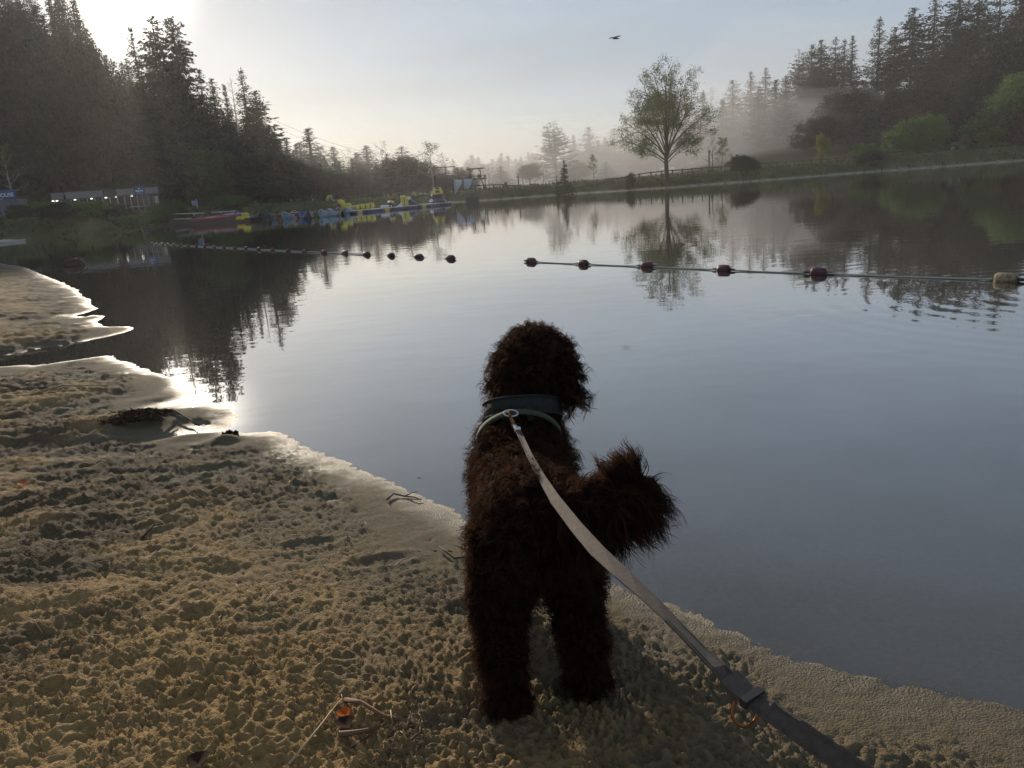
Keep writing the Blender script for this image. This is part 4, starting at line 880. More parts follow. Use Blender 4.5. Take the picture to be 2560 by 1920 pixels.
# ------------------------------------------------------------------ bird and wires
mat('bird_black', (.015, .015, .017), .7)
def bird(px, py, Y, span, lb, rz):
    q = PD(px, py, Y); e = empty('bird', q, rz, lb, 'bird')
    mb = MB(); mb.tube([(0, -.26, -.10), (0, -.16, -.03), (0, -.05, 0), (0, .08, .01), (0, .17, .0), (0, .23, -.02)], [.035, .06, .075, .07, .045, .012], 8)
    mb.add([(-.05, -.14, -.02), (.05, -.14, -.02), (.10, -.40, -.11), (-.10, -.40, -.11), (0, -.14, -.06), (0, -.40, -.13)], [(0, 1, 2, 3), (0, 3, 5, 4), (1, 4, 5, 2)]); obj('body', mb, MATS['bird_black'], e, True)
    for s in (-1, 1):
        mb = MB(); a = span / 2
        up = [(s * .03, .10, .03), (s * a * .5, .14, .09), (s * a, -.02, .03 if s > 0 else .05), (s * a * .98, -.10, .02), (s * a * .55, -.10, .06), (s * .03, -.12, .02)]
        lo_ = [(x, y, z - .018) for x, y, z in up]; n = len(up); mb.add(up + lo_, [tuple(range(n)), tuple(range(2 * n - 1, n - 1, -1))] + [(i, (i + 1) % n, n + (i + 1) % n, n + i) for i in range(n)]); obj('wing', mb, MATS['bird_black'], e)
    return e
b1 = bird(1537, 95, 45, .72, 'dark bird gliding across the open sky', .3); b1.rotation_euler[1] = -.19
b2 = bird(2274, 39, 70, .8, 'dark bird crossing before the pine tops of the hillside', -.5); b2.rotation_euler[1] = .1
mat('wire', (.06, .06, .06), .6)
for (x0, y0), (x1, y1), lb in [((640, 278), (1010, 392), 'topmost overhead wire coming from the high wood'), ((640, 296), (960, 385), 'second overhead wire below the topmost one'), ((650, 330), (905, 392), 'third overhead wire crossing the spired spruce'), ((660, 345), (880, 400), 'lowest overhead wire crossing the spired spruce')]:
    a, b = PD(x0, y0, 96), PD(x1, y1, 118); mb = MB(); mb.tube([a + (b - a) * t + np.array([0, 0, -1.1 * 4 * t * (1 - t)]) for t in np.linspace(-.25, 1.15, 20)], .014, 5); tag(obj('overhead_wire', mb, MATS['wire']), lb, 'wire')

# ------------------------------------------------------------------ dam fence
mat('fence_wood', (.055, .045, .035), .85, var=.35, scale=6, bump=.5, bscale=30)
fpx = [1185, 1230, 1430, 1665, 1900, 2123, 2260]; fY = [86.5, 85.6, 82.6, 80.9, 83.6, 87.4, 89.6]
fl_ = [np.array(PD(x, 440, Y)[:2]) for x, Y in zip(fpx, fY)]
seg = np.cumsum([0] + [np.linalg.norm(b - a) for a, b in zip(fl_[:-1], fl_[1:])]); ts = np.arange(0, seg[-1], 1.12)
fpts = [np.array([np.interp(t, seg, [q[0] for q in fl_]), np.interp(t, seg, [q[1] for q in fl_])]) for t in ts]
fen = empty('fence', (fpts[0][0], fpts[0][1], zg(*fpts[0])), 0, 'low wooden post and rail fence along the top of the dam', 'fence'); FO = np.array(fen.location)
pm = MB(); pm.box((0, 0, .26), (.11, .11, .66), .012); pmesh = pm.mesh('post'); pmesh.materials.append(MATS['fence_wood']); random.seed(3)
fz = [zg(*q) for q in fpts]; fz = list(np.convolve(np.pad(fz, 2, 'edge'), np.ones(5) / 5, 'valid'))
for q, z in zip(fpts, fz):
    o = link('post', pmesh, None, fen); o.location = Vector((q[0] - FO[0], q[1] - FO[1], z - FO[2])); o.rotation_euler = (U(-.04, .04), U(-.04, .04), U(-.3, .3))
rm = MB(); rm.box((.5, 0, 0), (1.0, .09, .10), .012); rmesh = rm.mesh('rail'); rmesh.materials.append(MATS['fence_wood'])
for i in range(len(fpts) - 1):
    a, b = fpts[i], fpts[i + 1]; o = link('rail', rmesh, None, fen); o.location = Vector((a[0] - FO[0], a[1] - FO[1] - .075, fz[i] - FO[2] + .50 + U(-.02, .02)))
    d = b - a; L_ = np.linalg.norm(d); o.scale = (L_ * 1.02, 1, 1); o.rotation_euler = (0, -math.atan2(fz[i + 1] - fz[i], L_), math.atan2(d[1], d[0]))

# ------------------------------------------------------------------ boathouse and kiosk
mat('fascia_grey', (.20, .20, .215), .6, var=.15, scale=2); mat('wall_dark', (.075, .065, .062), .8, var=.2, scale=3); mat('frame_pale', (.42, .40, .40), .6); mat('roof_felt', (.05, .05, .052), .85)
mat('pane_glass', (.03, .032, .035), .12, spec=.6); mat('door_white', (.62, .60, .58), .5); mat('sign_blue', (.030, .085, .24), .5, var=.1, scale=3); mat('lettering', (.75, .78, .82), .6); mat('lamp_glow', (.9, .88, .8), .5, emit=((1, .93, .8), 3.0)); mat('kiosk_wall', (.14, .155, .19), .7, var=.15, scale=2)
A_, B_ = PD(128, 500, 73.0), PD(402, 500, 76.5); d = B_ - A_; bl = math.hypot(d[0], d[1]); rzb = math.atan2(d[1], d[0]); zg0 = zg(*(0.5 * (A_ + B_))[:2]) - .1
bh = empty('boathouse', (A_[0], A_[1], zg0), rzb, 'long low flat-roofed boathouse with glazed front and small lit lamps', 'building')
ue = lambda px: (px - 128) / (402 - 128) * bl
ze = PD(260, 492, 74.8)[2] - zg0; zf = PD(260, 475.5, 74.8)[2] - zg0
def part(nm, c, dd, m, par, bev=0.0, tp=1.0):
    mb = MB(); mb.box(c, dd, bev, taper=tp); return obj(nm, mb, MATS[m], par)
part('wall', (bl / 2, 2.4, ze / 2), (bl - .3, 3.6, ze), 'wall_dark', bh)
part('roof', (bl / 2, 2.0, zf + .04), (bl + .1, 5.0, .10), 'roof_felt', bh)
for a, b in ((131, 160), (165, 258), (262, 288), (291, 400)): part('fascia', ((ue(a) + ue(b)) / 2, -.45, (ze + zf) / 2), (ue(b) - ue(a), .08, zf - ze), 'fascia_grey' if a != 262 else 'wall_dark', bh, .01)
part('soffit', (bl / 2, .1, ze - .04), (bl, 1.0, .06), 'wall_dark', bh)
gx_ = [150, 174, 194, 214, 233, 252, 271, 290, 308, 324, 341, 356, 370, 382]
for g in gx_: part('post', (ue(g), .52, ze / 2), (.07, .07, ze), 'frame_pale', bh)
for a, b in zip(gx_[:-1], gx_[1:]): part('pane', ((ue(a) + ue(b)) / 2, .59, ze * .55), (ue(b) - ue(a) - .08, .02, ze * .85), 'pane_glass', bh)
part('sill_rail', ((ue(198) + ue(290)) / 2, .45, ze * .36), (ue(290) - ue(198), .05, .05), 'frame_pale', bh); part('sill_rail', ((ue(318) + ue(380)) / 2, .42, ze * .30), (ue(380) - ue(318), .05, .05), 'frame_pale', bh)
part('door', (ue(391), .50, ze * .56), (ue(396) - ue(386), .06, ze * .62), 'door_white', bh, .01)
for g, w in ((107, .32), (142, .30), (186, .28), (227, .26), (263, .30), (288, .20), (329, .24)):
    mb = MB(); mb.lathe([(.02, .10), (.07, .06), (w * .36, 0), (w * .34, -.04)], 10); o = obj('lamp', mb, MATS['lamp_glow'], bh); o.location = Vector((ue(max(g, 131)) if g > 120 else ue(131) + .05, -.25, ze - .10))
sg = part('sign', (ue(351), -.53, (ze + zf) / 2 + .02), (.92, .06, .78), 'sign_blue', bh, .01)
for k, (dx, dz, ww, hh_) in enumerate(((0, .22, .14, .10), (-.26, 0, .13, .14), (-.09, 0, .13, .14), (.08, 0, .13, .14), (.25, 0, .13, .14), (0, -.2, .5, .03))): part('lettering', (ue(351) + dx, -.563, (ze + zf) / 2 + .02 + dz), (ww, .01, hh_), 'lettering', sg)
part('terrace_rail', (ue(215), -1.0, .55), (ue(250) - ue(195), .05, .06), 'frame_pale', bh); part('terrace_rail', (ue(330), -1.0, .5), (ue(345) - ue(318), .05, .06), 'frame_pale', bh); part('terrace_post', (ue(197), -1.0, .3), (.06, .06, .62), 'frame_pale', bh); part('terrace_post', (ue(248), -1.0, .3), (.06, .06, .62), 'frame_pale', bh)
# kiosk with the house sign
kz = zg(*PD(-5, 530, 68)[:2]); K0 = PD(43, 500, 67.0); kk = empty('kiosk', (K0[0], K0[1], kz), math.radians(4), 'grey-blue kiosk carrying a blue sign lettered HOUSE', 'building')
zs0, zs1 = PD(20, 498.5, 67)[2] - kz, PD(20, 474.5, 67)[2] - kz
part('wall', (-1.75, .9, zs0 / 2), (3.4, 1.6, zs0), 'kiosk_wall', kk, .02); part('roof', (-1.75, .9, zs0 + .1), (3.5, 1.8, .2), 'roof_felt', kk); part('plinth', (-1.75, .06, .12), (3.46, .12, .24), 'wall_dark', kk); part('hatch', (-2.2, .085, zs0 * .55), (1.3, .03, .8), 'wall_dark', kk)
ks = part('sign', (-1.62, -.02, (zs0 + zs1) / 2), (3.2, .10, zs1 - zs0), 'sign_blue', kk, .015)
def text(body, size, loc, m, par, nm='lettering'):
    cu = bpy.data.curves.new('t', 'FONT'); cu.body = body; cu.size = size; cu.extrude = .012; cu.align_x = 'RIGHT'; cu.align_y = 'CENTER'; cu.offset = .012 * size; t = bpy.data.objects.new('t', cu); C.objects.link(t)
    me = bpy.data.meshes.new_from_object(t.evaluated_get(bpy.context.evaluated_depsgraph_get())); bpy.data.objects.remove(t)
    o = link(nm, me, MATS[m], par); o.rotation_euler = (math.pi / 2, 0, 0); o.location = Vector(loc); return o
zc = (zs0 + zs1) / 2
text('HOUSE', .43, (-.14, -.085, zc - .04), 'lettering', ks); text('d', .30, (-1.42, -.085, zc + .28), 'lettering', ks); part('lettering', (-1.25, -.075, zc - .33), (.34, .01, .035), 'lettering', ks)
# blue notice on a post behind the landing
q = PD(488, 512, 76); n0 = empty('notice_sign', (q[0], q[1], zg(q[0], q[1])), .1, 'small pale blue notice on a post behind the landing rails', 'sign'); hz = q[2] + .2 - zg(q[0], q[1])
mat('notice_blue', (.22, .32, .46), .6); part('post', (.16, 0, hz / 2 + .1), (.07, .07, hz + .5), 'frame_pale', n0); part('board', (0, -.05, hz), (.56, .03, .38), 'notice_blue', n0, .005); part('shelf', (.02, -.06, hz - .27), (.5, .05, .04), 'frame_pale', n0)
# dark notice panel standing in the shallows and the leaning pole at the end of the swim line
q = P(374, 607); w0 = empty('water_notice', (q[0], q[1], -.6), .15, 'dark blue panel on thin legs standing in the water near the leaning pole', 'sign'); mat('panel_navy', (.03, .035, .055), .6)
part('board', (-.08, 0, 1.08), (.24, .03, .24), 'panel_navy', w0, .005); part('leg', (-.16, 0, .5), (.03, .03, 1.0), 'wall_dark', w0); part('leg', (.0, 0, .5), (.03, .03, 1.0), 'wall_dark', w0)
a, b = P(366, 616), PD(347, 553, P(366, 616)[1] + .3); mb = MB(); mb.tube([a + (a - b) * .6, a, a + (b - a) * .55 + np.array([.03, 0, 0]), b], [.032, .030, .024, .016], 8); tag(obj('leaning_pole', mb, mat('pole_wood', (.16, .12, .08), .85, var=.3, scale=8)), 'thin wooden pole leaning out of the water at the far end of the swim line', 'pole')

# ------------------------------------------------------------------ landing stage, rails, kayaks, canoes
mat('deck_brown', (.10, .065, .05), .85, var=.3, scale=5, bump=.4, bscale=20); mat('rail_pale', (.50, .47, .43), .7, var=.15, scale=3)
mat('canoe_navy', (.030, .038, .055), .35, var=.15, scale=6); mat('canoe_pale', (.22, .32, .45), .35, var=.15, scale=6); mat('in_turq', (.16, .42, .36), .5); mat('in_blue', (.07, .21, .52), .45); mat('gun_pale', (.55, .54, .54), .5); mat('boat_red', (.30, .03, .05), .4, var=.2, scale=5); mat('boat_black', (.02, .02, .022), .6); mat('vinyl_yellow', (.62, .50, .04), .4, var=.12, scale=2); mat('vinyl_navy', (.035, .045, .10), .4); mat('vinyl_white', (.72, .72, .70), .45, var=.1, scale=2)
a, b = P(432, 566), P(628, 554); d = b - a; dl = math.hypot(d[0], d[1]); ld = empty('landing_stage', (a[0], a[1], 0), math.atan2(d[1], d[0]), 'brown floating landing stage carrying the red kayaks', 'jetty')
npl = 22
for i in range(npl): part('plank', ((i + .5) * dl / npl, .6, .27), (dl / npl - .03, 1.6, .05), 'deck_brown', ld)
part('beam', (dl / 2, -.15, .12), (dl, .10, .26), 'deck_brown', ld); part('beam', (dl / 2, 1.35, .12), (dl, .10, .26), 'deck_brown', ld)
def railing(px0, py0, px1, py1, Y, lb):
    a, b = PD(px0, py0, Y), PD(px1, py1, Y + 1.0); d = b - a; L_ = math.hypot(d[0], d[1]); zb = min(zg(*a[:2]), zg(*b[:2])); zb = max(zb, -.3)
    e = empty('landing_rail', (a[0], a[1], zb), math.atan2(d[1], d[0]), lb, 'railing'); za, zz = a[2] - zb, b[2] - zb
    for f_ in (0, .47, .93):
        mb = MB(); mb.tube([(0, 0, za - f_ * .95), (L_, 0, zz - f_ * .95)], .075, 6, flat=.7); 
        if f_ < .9: obj('rail', mb, MATS['rail_pale'], e)
    for t in (.02, .5, .98): part('post', (t * L_, .09, (za + (zz - za) * t) / 2 - .1), (.10, .10, za + (zz - za) * t + .25), 'deck_brown', e)
railing(431, 535, 511, 532.5, 70.5, 'pale two-bar railing over the red kayaks'); railing(528, 531, 590, 527.5, 71.5, 'pale two-bar railing next to the yellow float')
def canoe_meshes(L_=4.4, B=.46, D=.36, rise=.34, n=17):
    ou, inn, gun = MB(), MB(), MB(); k = 9
    def sec(t, sc, dz):
        hb = B * (1 - abs(t) ** 2.6) ** .75 * sc + .015; zt_ = D + rise * abs(t) ** 3.2; pts = []
        for j in range(k):
            a = math.pi * j / (k - 1); y = -math.cos(a) * hb * (1 - .06 * math.sin(a)); z = zt_ - (zt_ - dz - .05 * abs(t) ** 2) * math.sin(a) ** .6
            pts.append((t * L_ / 2 * (1 if abs(t) < .99 else 1.0), y, z))
        return pts
    T_ = [math.sin(math.pi / 2 * (-1 + 2 * i / (n - 1))) for i in range(n)]
    for mb, sc, dz in ((ou, 1.0, 0.0), (inn, .93, .05)):
        vs = [p for t in T_ for p in sec(t, sc, dz)]; fs = []
        for i in range(n - 1):
            for j in range(k - 1): q = (i * k + j, i * k + j + 1, (i + 1) * k + j + 1, (i + 1) * k + j); fs.append(q if mb is ou else q[::-1])
        mb.add(vs, fs)
    ed = [sec(t, 1.0, 0)[0] for t in T_] + [sec(t, 1.0, 0)[-1] for t in T_[::-1]]; ed.append(ed[0]); gun.tube(ed, .028, 6)
    for s_ in (-1, 1): gun.add([], [])
    th = [MB() for _ in range(3)]
    for mb, t in zip(th, (-.45, 0, .5)): hb = B * (1 - abs(t) ** 2.6) ** .75; mb.box((t * L_ / 2, 0, D - .06), (.16, hb * 1.9, .03))
    return ou.mesh('hull', True), inn.mesh('interior', True), gun.mesh('gunwale', True), [m_.mesh('seat') for m_ in th]
hull0, in0, gun0, seats0 = canoe_meshes()
def recolor(me, m): c = me.copy(); c.materials.clear(); c.materials.append(MATS[m]); return c
HN, HP, IT, IB = recolor(hull0, 'canoe_navy'), recolor(hull0, 'canoe_pale'), recolor(in0, 'in_turq'), recolor(in0, 'in_blue'); ID = recolor(in0, 'boat_black'); GP = recolor(gun0, 'gun_pale'); GN = recolor(gun0, 'canoe_navy'); ST = [recolor(s_, 'rail_pale') for s_ in seats0]
IP = recolor(in0, 'canoe_navy')
def canoe(px, py, yaw, hull, inn, gun, lb, roll=0.0, sc=1.0):
    q = P(px, py); dirv = Vector((math.sin(yaw), -math.cos(yaw), 0))          # bow towards the open water
    c = Vector((q[0], q[1], -.08)) - dirv * 2.0 * sc
    e = empty('canoe', c, math.atan2(dirv.y, dirv.x), lb, 'canoe', 'canoes moored in a row'); e.scale = (sc, sc, sc); e.rotation_euler[0] = roll
    link('hull', hull, None, e); link('interior', inn, None, e); link('gunwale', gun, None, e)
    for s_ in ST: link('seat', s_, None, e)
for args in [(630, 551, .35, HN, IT, GN, 'navy canoe with turquoise inside next to the yellow float', .42), (657, 551, .15, HN, IP, GN, 'plain navy canoe between the turquoise and the bright blue one', .1),
             (684, 549.5, .3, HN, IB, GN, 'navy canoe with bright blue inside beside a pale blue bow', .42), (713, 548, .05, HP, ID, GP, 'pale blue canoe with dark inside before the red kayak', 0),
             (782, 544.5, .4, HN, IB, GN, 'navy canoe with bright blue inside after the red kayak', .42), (806, 543.5, .05, HP, ID, GP, 'pale blue canoe bow leaning against the bright blue canoe', .05), (824, 541.5, .02, HP, ID, GP, 'middle pale blue canoe bow standing alone', 0),
             (846, 539, .3, HN, IB, GN, 'navy canoe with bright blue inside between pale bows', .40), (867, 536, .05, HP, ID, GP, 'pale blue canoe next to last in the row', 0), (880, 534.5, .0, HP, ID, GP, 'last pale blue canoe by the inflatables', 0)]:
    canoe(*args[:6], args[6], args[7], .92)
def kayak(q, yaw, lb, m, L_=3.6, rollk=0):
    e = empty('kayak', q, yaw, lb, 'kayak', 'kayaks lying on the landing'); mb = MB(); T_ = np.linspace(-1, 1, 13)
    mb.tube([(t * L_ / 2, 0, .16 + .12 * abs(t) ** 3) for t in T_], [.02 + .33 * (1 - abs(t) ** 2.2) for t in T_], 12, flat=.48); obj('hull', mb, MATS[m], e, True)
    mb = MB(); p_, n_ = loop((.1, 0, .31), (0, 0, 1), .42, .22, 20); mb.tube(p_, .03, 6); obj('cockpit_rim', mb, MATS['gun_pale'], e, True); mb = MB(); mb.lathe([(.36, 0), (.36, .012), (.02, .014)], 16, (.1, 0, .30)); o = obj('cockpit', mb, MATS['boat_black'], e); o.scale = (1, .5, 1)
    return e
q = P(525, 560); kayak((q[0], q[1] + .1, .22), .10, 'red kayak lying lowest along the landing stage', 'boat_red'); q = P(566, 556); kayak((q[0], q[1] + .5, .30), -.10, 'red kayak propped with its nose by the yellow float', 'boat_red', 3.2)
q = P(572, 552); kayak((q[0], q[1] + 1.3, .34), .05, 'blue kayak behind the red kayaks', 'in_blue', 2.6); q = P(740, 545); k_ = kayak((q[0], q[1] + .3, .12), .12, 'red kayak across the gap between canoes', 'boat_red', 3.4)
for px, py, r, lb in ((489, 553, .26, 'black ball fender at the end of the red kayaks'), (556, 547, .24, 'black ball fender resting between the red kayaks'), (686, 519.5, .12, 'small dark ball float behind the canoes')):
    q = P(px, py + r * 28); e = empty('ball_fender', (q[0], q[1], r + .02 + (.22 if r > .2 else .3)), 0, lb, 'fender'); mb = MB(); mb.lathe([(r * math.sin(a) + .004, -r * math.cos(a)) for a in np.linspace(0.05, 3.09, 9)], 14); obj('ball', mb, MATS['boat_black'], e, True); mb = MB(); mb.lathe([(.05, 0), (.05, .06), (.02, .09)], 8, (0, 0, r - .01)); obj('eyelet', mb, MATS['gun_pale'], e)
q = P(603, 556); yf = empty('yellow_float', (q[0], q[1] + .6, .2), .08, 'stepped yellow float lying between kayaks and canoes', 'float'); part('base', (0, 0, .12), (.95, .7, .28), 'vinyl_yellow', yf, .08); part('raised_block', (.2, 0, .36), (.5, .6, .26), 'vinyl_yellow', yf, .08)

# ------------------------------------------------------------------ inflatable water park
D0, D1 = P(880, 535), P(1128, 511.5); dv_ = D1 - D0; dlen = math.hypot(dv_[0], dv_[1]); dang = math.atan2(dv_[1], dv_[0])
def dpos(px, off=0.5):
    lo_, hi_ = -.2, 1.2                                  # place along the pontoon whose view matches px
    for _ in range(40):
        m_ = (lo_ + hi_) / 2; w_ = D0 + dv_ * m_ - CAM; x_ = 1280 + F * (w_ @ RT) / (w_ @ FW)
        if x_ < px: lo_ = m_
        else: hi_ = m_
    q = D0 + dv_ * m_; n_ = np.array([-math.sin(dang), math.cos(dang)]); return np.array([q[0] + n_[0] * off, q[1] + n_[1] * off, .26]), (D0 + dv_ * m_)[1]
nd = 8
for i in range(nd):
    q = D0 + dv_ * ((i + .5) / nd); L_ = dlen / nd - .05
    e = empty('pontoon_mat', (q[0] - .5 * math.sin(dang), q[1] + .5 * math.cos(dang), 0), dang, 'white topped navy sided floating mat in the inflatable walkway', 'pontoon', 'floating mats of the inflatable walkway')
    part('base', (0, 0, .09), (L_, 1.2, .22), 'vinyl_navy', e, .06); part('top', (0, 0, .225), (L_ - .06, 1.1, .06), 'vinyl_white', e, .02)
    if i in (0, 2, 5): part('side_patch', (0, -.605, .10), (.5, .02, .16), 'vinyl_yellow', e)
def hpx(px, py0, py1, Y): return abs(py0 - py1) / F * Y
def infl(px, off, lb, cat='inflatable', rz=0.0):
    q, Y = dpos(px, off); return empty('inflatable', q, rz, lb, cat, 'inflatables of the water park'), Y / F
e, m_ = infl(884, .7, 'tall yellow block with a rounded knob by the last canoe'); part('block', (0, 0, 9 * m_), (22 * m_, .8, 18 * m_), 'vinyl_yellow', e, .10); mb = MB(); mb.tube([(-8 * m_, 0, 0), (-8 * m_, 0, 24 * m_), (-8 * m_, 0, 26 * m_)], [.17, .17, .06], 10); obj('knob', mb, MATS['vinyl_yellow'], e, True)
e, m_ = infl(904, 2.2, 'yellow ball topped navy post behind the yellow blocks'); mb = MB(); mb.tube([(0, 0, -.2), (0, 0, 20 * m_)], .14, 10); obj('post', mb, MATS['vinyl_navy'], e, True); mb = MB(); mb.lathe([(.05, 17 * m_), (.25, 19 * m_), (.27, 22 * m_), (.2, 26 * m_), (.05, 28 * m_)], 14); obj('ball', mb, MATS['vinyl_yellow'], e, True)
for px, w, h, lb in ((905, 15, 12, 'first low yellow block on the walkway'), (918, 15, 13, 'second low yellow block on the walkway'), (931, 13, 13, 'third low yellow block on the walkway'), (943, 14, 14, 'end yellow block beside the bare walkway')):
    e, m_ = infl(px, .6, lb); part('block', (0, 0, h * m_ / 2), (w * m_, .8, h * m_), 'vinyl_yellow', e, .12); part('band', (0, -.41, h * m_ / 2), (.06, .02, h * m_ * .7), 'vinyl_navy', e)
e, m_ = infl(975, .5, 'white and navy two-step bench on the walkway'); part('lower_cushion', (0, -.1, 3 * m_), (20 * m_, .8, 6 * m_), 'vinyl_white', e, .07); part('upper_cushion', (8 * m_, .3, 8 * m_), (20 * m_, .6, 6 * m_), 'vinyl_navy', e, .07)
e, m_ = infl(991, .5, 'navy roller lying on the walkway'); mb = MB(); mb.tube([(-8 * m_, 0, 4 * m_), (-7 * m_, 0, 4 * m_), (7 * m_, 0, 4 * m_), (8 * m_, 0, 4 * m_)], [.05, .19, .19, .05], 12); obj('roller', mb, MATS['vinyl_navy'], e, True); mb = MB(); mb.tube([(-1.5 * m_, 0, 4 * m_), (1.5 * m_, 0, 4 * m_)], .2, 12); obj('band', mb, MATS['vinyl_white'], e, True)
e, m_ = infl(999, .9, 'yellow rocker with brown arms behind the navy roller'); mb = MB(); mb.lathe([(.05, 0), (7 * m_, 7 * m_), (8 * m_, 11 * m_), (5 * m_, 15 * m_), (.1, 16 * m_)], 12); obj('body', mb, MATS['vinyl_yellow'], e, True)
for s_ in (-1, 1): mb = MB(); mb.tube([(0, 0, 15 * m_), (s_ * 6 * m_, 0, 19 * m_), (s_ * 10 * m_, 0, 18 * m_)], [.09, .08, .06], 8); obj('arm', mb, MATS['deck_brown'], e, True)
e, m_ = infl(1011, .5, 'small white wedge between rocker and yellow wall'); mb = MB(); mb.add([(-6 * m_, -.4, 0), (6 * m_, -.4, 0), (6 * m_, -.4, 9 * m_), (-6 * m_, .4, 0), (6 * m_, .4, 0), (6 * m_, .4, 9 * m_)], [(0, 1, 2), (5, 4, 3), (0, 3, 4, 1), (1, 4, 5, 2), (0, 2, 5, 3)]); obj('wedge', mb, MATS['vinyl_white'], e)
e, m_ = infl(1026, .6, 'upright yellow climbing wall with white top corners'); part('wall', (0, 0, 11 * m_), (18 * m_, .7, 22 * m_), 'vinyl_yellow', e, .10, .92); part('top_corner', (-6 * m_, -.05, 22.5 * m_), (4 * m_, .6, 4 * m_), 'vinyl_white', e, .04); part('top_corner', (0, -.05, 22.5 * m_), (4 * m_, .6, 4 * m_), 'vinyl_white', e, .04); part('seam', (1 * m_, -.36, 11 * m_), (.05, .02, 19 * m_), 'vinyl_navy', e)
e, m_ = infl(1043, .6, 'navy slide with white rounded head'); mb = MB(); pr = [(-7, 0), (-7, 9), (-4, 14), (0, 14), (4, 10), (12, 4), (22, 0)]; n = len(pr); mb.add([(x * m_, -.4, z * m_) for x, z in pr] + [(x * m_, .4, z * m_) for x, z in pr], [tuple(range(n))[::-1], tuple(range(n, 2 * n))] + [(i, (i + 1) % n, n + (i + 1) % n, n + i) for i in range(n)]); obj('slope', mb, MATS['vinyl_navy'], e); mb = MB(); mb.tube([(-7 * m_, 0, 0), (-7.5 * m_, 0, 9 * m_), (-5 * m_, 0, 14 * m_), (-1 * m_, 0, 15 * m_)], [.16, .16, .15, .10], 10, flat=2.2); obj('head', mb, MATS['vinyl_white'], e, True)
e, m_ = infl(1111, .7, 'yellow inflatable tower on navy columns at the end of the walkway'); m2_ = m_; part('base', (0, 0, 4 * m_), (40 * m_, 1.6, 9 * m_), 'vinyl_navy', e, .12, .85); part('skirt', (-15 * m_, -.4, 6 * m_), (10 * m_, 1.0, 7 * m_), 'vinyl_white', e, .08, .8)
for x in (-11, -4, 5, 11): mb = MB(); mb.tube([(x * m_, 0, 7 * m_), (x * m_ * .95, 0, 20 * m_)], .14, 10); obj('column', mb, MATS['vinyl_navy'], e, True)
part('body', (0, 0, 28 * m_), (27 * m_, 1.0, 17 * m_), 'vinyl_yellow', e, .08, .72); part('window', (2 * m_, -.47, 26 * m_), (10 * m_, .06, 5 * m_), 'vinyl_navy', e, .02); part('window', (2 * m_, -.42, 33.5 * m_), (8 * m_, .08, 4 * m_), 'vinyl_navy', e, .02); part('stripe', (-7 * m_, -.49, 27 * m_), (1.6 * m_, .05, 14 * m_), 'vinyl_white', e); part('flap', (0, -.4, 18 * m_), (7 * m_, .05, 6 * m_), 'boat_red', e); part('cap', (0, 0, 37 * m_), (17 * m_, .6, 2 * m_), 'vinyl_navy', e, .02)
# behind the canoes: arch dome and slide frame
q = P(765, 534); Y = q[1] + 4; m_ = Y / F; q = PD(765, 531, Y); e = empty('inflatable', (q[0], q[1], .1), 0, 'yellow and navy arched climbing dome behind the canoes', 'inflatable', 'inflatables of the water park')
zb_ = q[2] - .1
for k, mm in ((0, 'vinyl_yellow'), (.45, 'vinyl_navy'), (.9, 'vinyl_navy')):
    mb = MB(); mb.tube([(math.cos(a) * 17 * m_, k, math.sin(a) * 24 * m_) for a in np.linspace(0, math.pi, 13)], .13, 8); obj('arch', mb, MATS[mm], e, True)
part('top_mat', (0, .3, 24 * m_), (16 * m_, .8, .14), 'vinyl_white', e, .05); part('panel', (-5 * m_, .4, 12 * m_), (12 * m_, .3, 14 * m_), 'vinyl_yellow', e, .06); part('panel', (7 * m_, .4, 10 * m_), (9 * m_, .3, 12 * m_), 'vinyl_navy', e, .06)
q = P(835, 530); Y = q[1] + 3; m_ = Y / F; e = empty('inflatable', (PD(832, 528, Y)[0], Y, .1), 0, 'yellow framed slide with pale chute behind the canoes', 'inflatable', 'inflatables of the water park')
mb = MB(); mb.tube([(-13 * m_, 0, 20 * m_), (-6 * m_, 0, 34 * m_), (2 * m_, 0, 34 * m_)], .14, 8); obj('frame', mb, MATS['vinyl_yellow'], e, True); mb = MB(); mb.tube([(-9 * m_, .5, 0), (-5 * m_, .5, 33 * m_)], .16, 8); obj('leg', mb, MATS['vinyl_navy'], e, True)
mb = MB(); strap(mb, [(-3 * m_, .1, 32 * m_), (6 * m_, .1, 22 * m_), (20 * m_, .1, 3 * m_)], Vector((.6, 0, .8)), .6, .12); obj('chute', mb, MATS['fascia_grey'], e)
a, b = PD(854, 520, 66), PD(860, 504, 66); mb = MB(); mb.tube([a + (a - b) * 1.0, b], .03, 6); tag(obj('mooring_pole', mb, MATS['rail_pale']), 'thin pale pole leaning up behind the last canoes', 'pole')

# ------------------------------------------------------------------ jump tower, raft, posts, bench
mat('steel_dark', (.055, .055, .055), .6, var=.2, scale=4); mat('canvas', (.42, .47, .54), .8, var=.15, scale=1.2, bump=.4, bscale=3); mat('timber', (.10, .085, .07), .8)
YT = 88.0; mt = YT / F; o0 = PD(1190, 474, YT); zb0 = zg(o0[0], o0[1]); tw = empty('jump_tower', (o0[0], o0[1], zb0), 0, 'dark metal jump tower with platform, top beam and drums', 'tower'); O = np.array(tw.location)
def tp(px, py, dy=0.0): return PD(px, py, YT + dy) - O
def bar(nm, p0, p1, r, m, par, n=6): mb = MB(); mb.tube([p0, p1], r, n); return obj(nm, mb, MATS[m], par)
bar('top_beam', tp(1166, 423.5), tp(1210, 420), .07, 'steel_dark', tw)
for a, b in (((1177, 423), (1178.5, 447)), ((1200, 421), (1202, 447)), ((1172.5, 419), (1174, 447))): bar('upright', tp(*a), tp(*b), .06, 'steel_dark', tw)
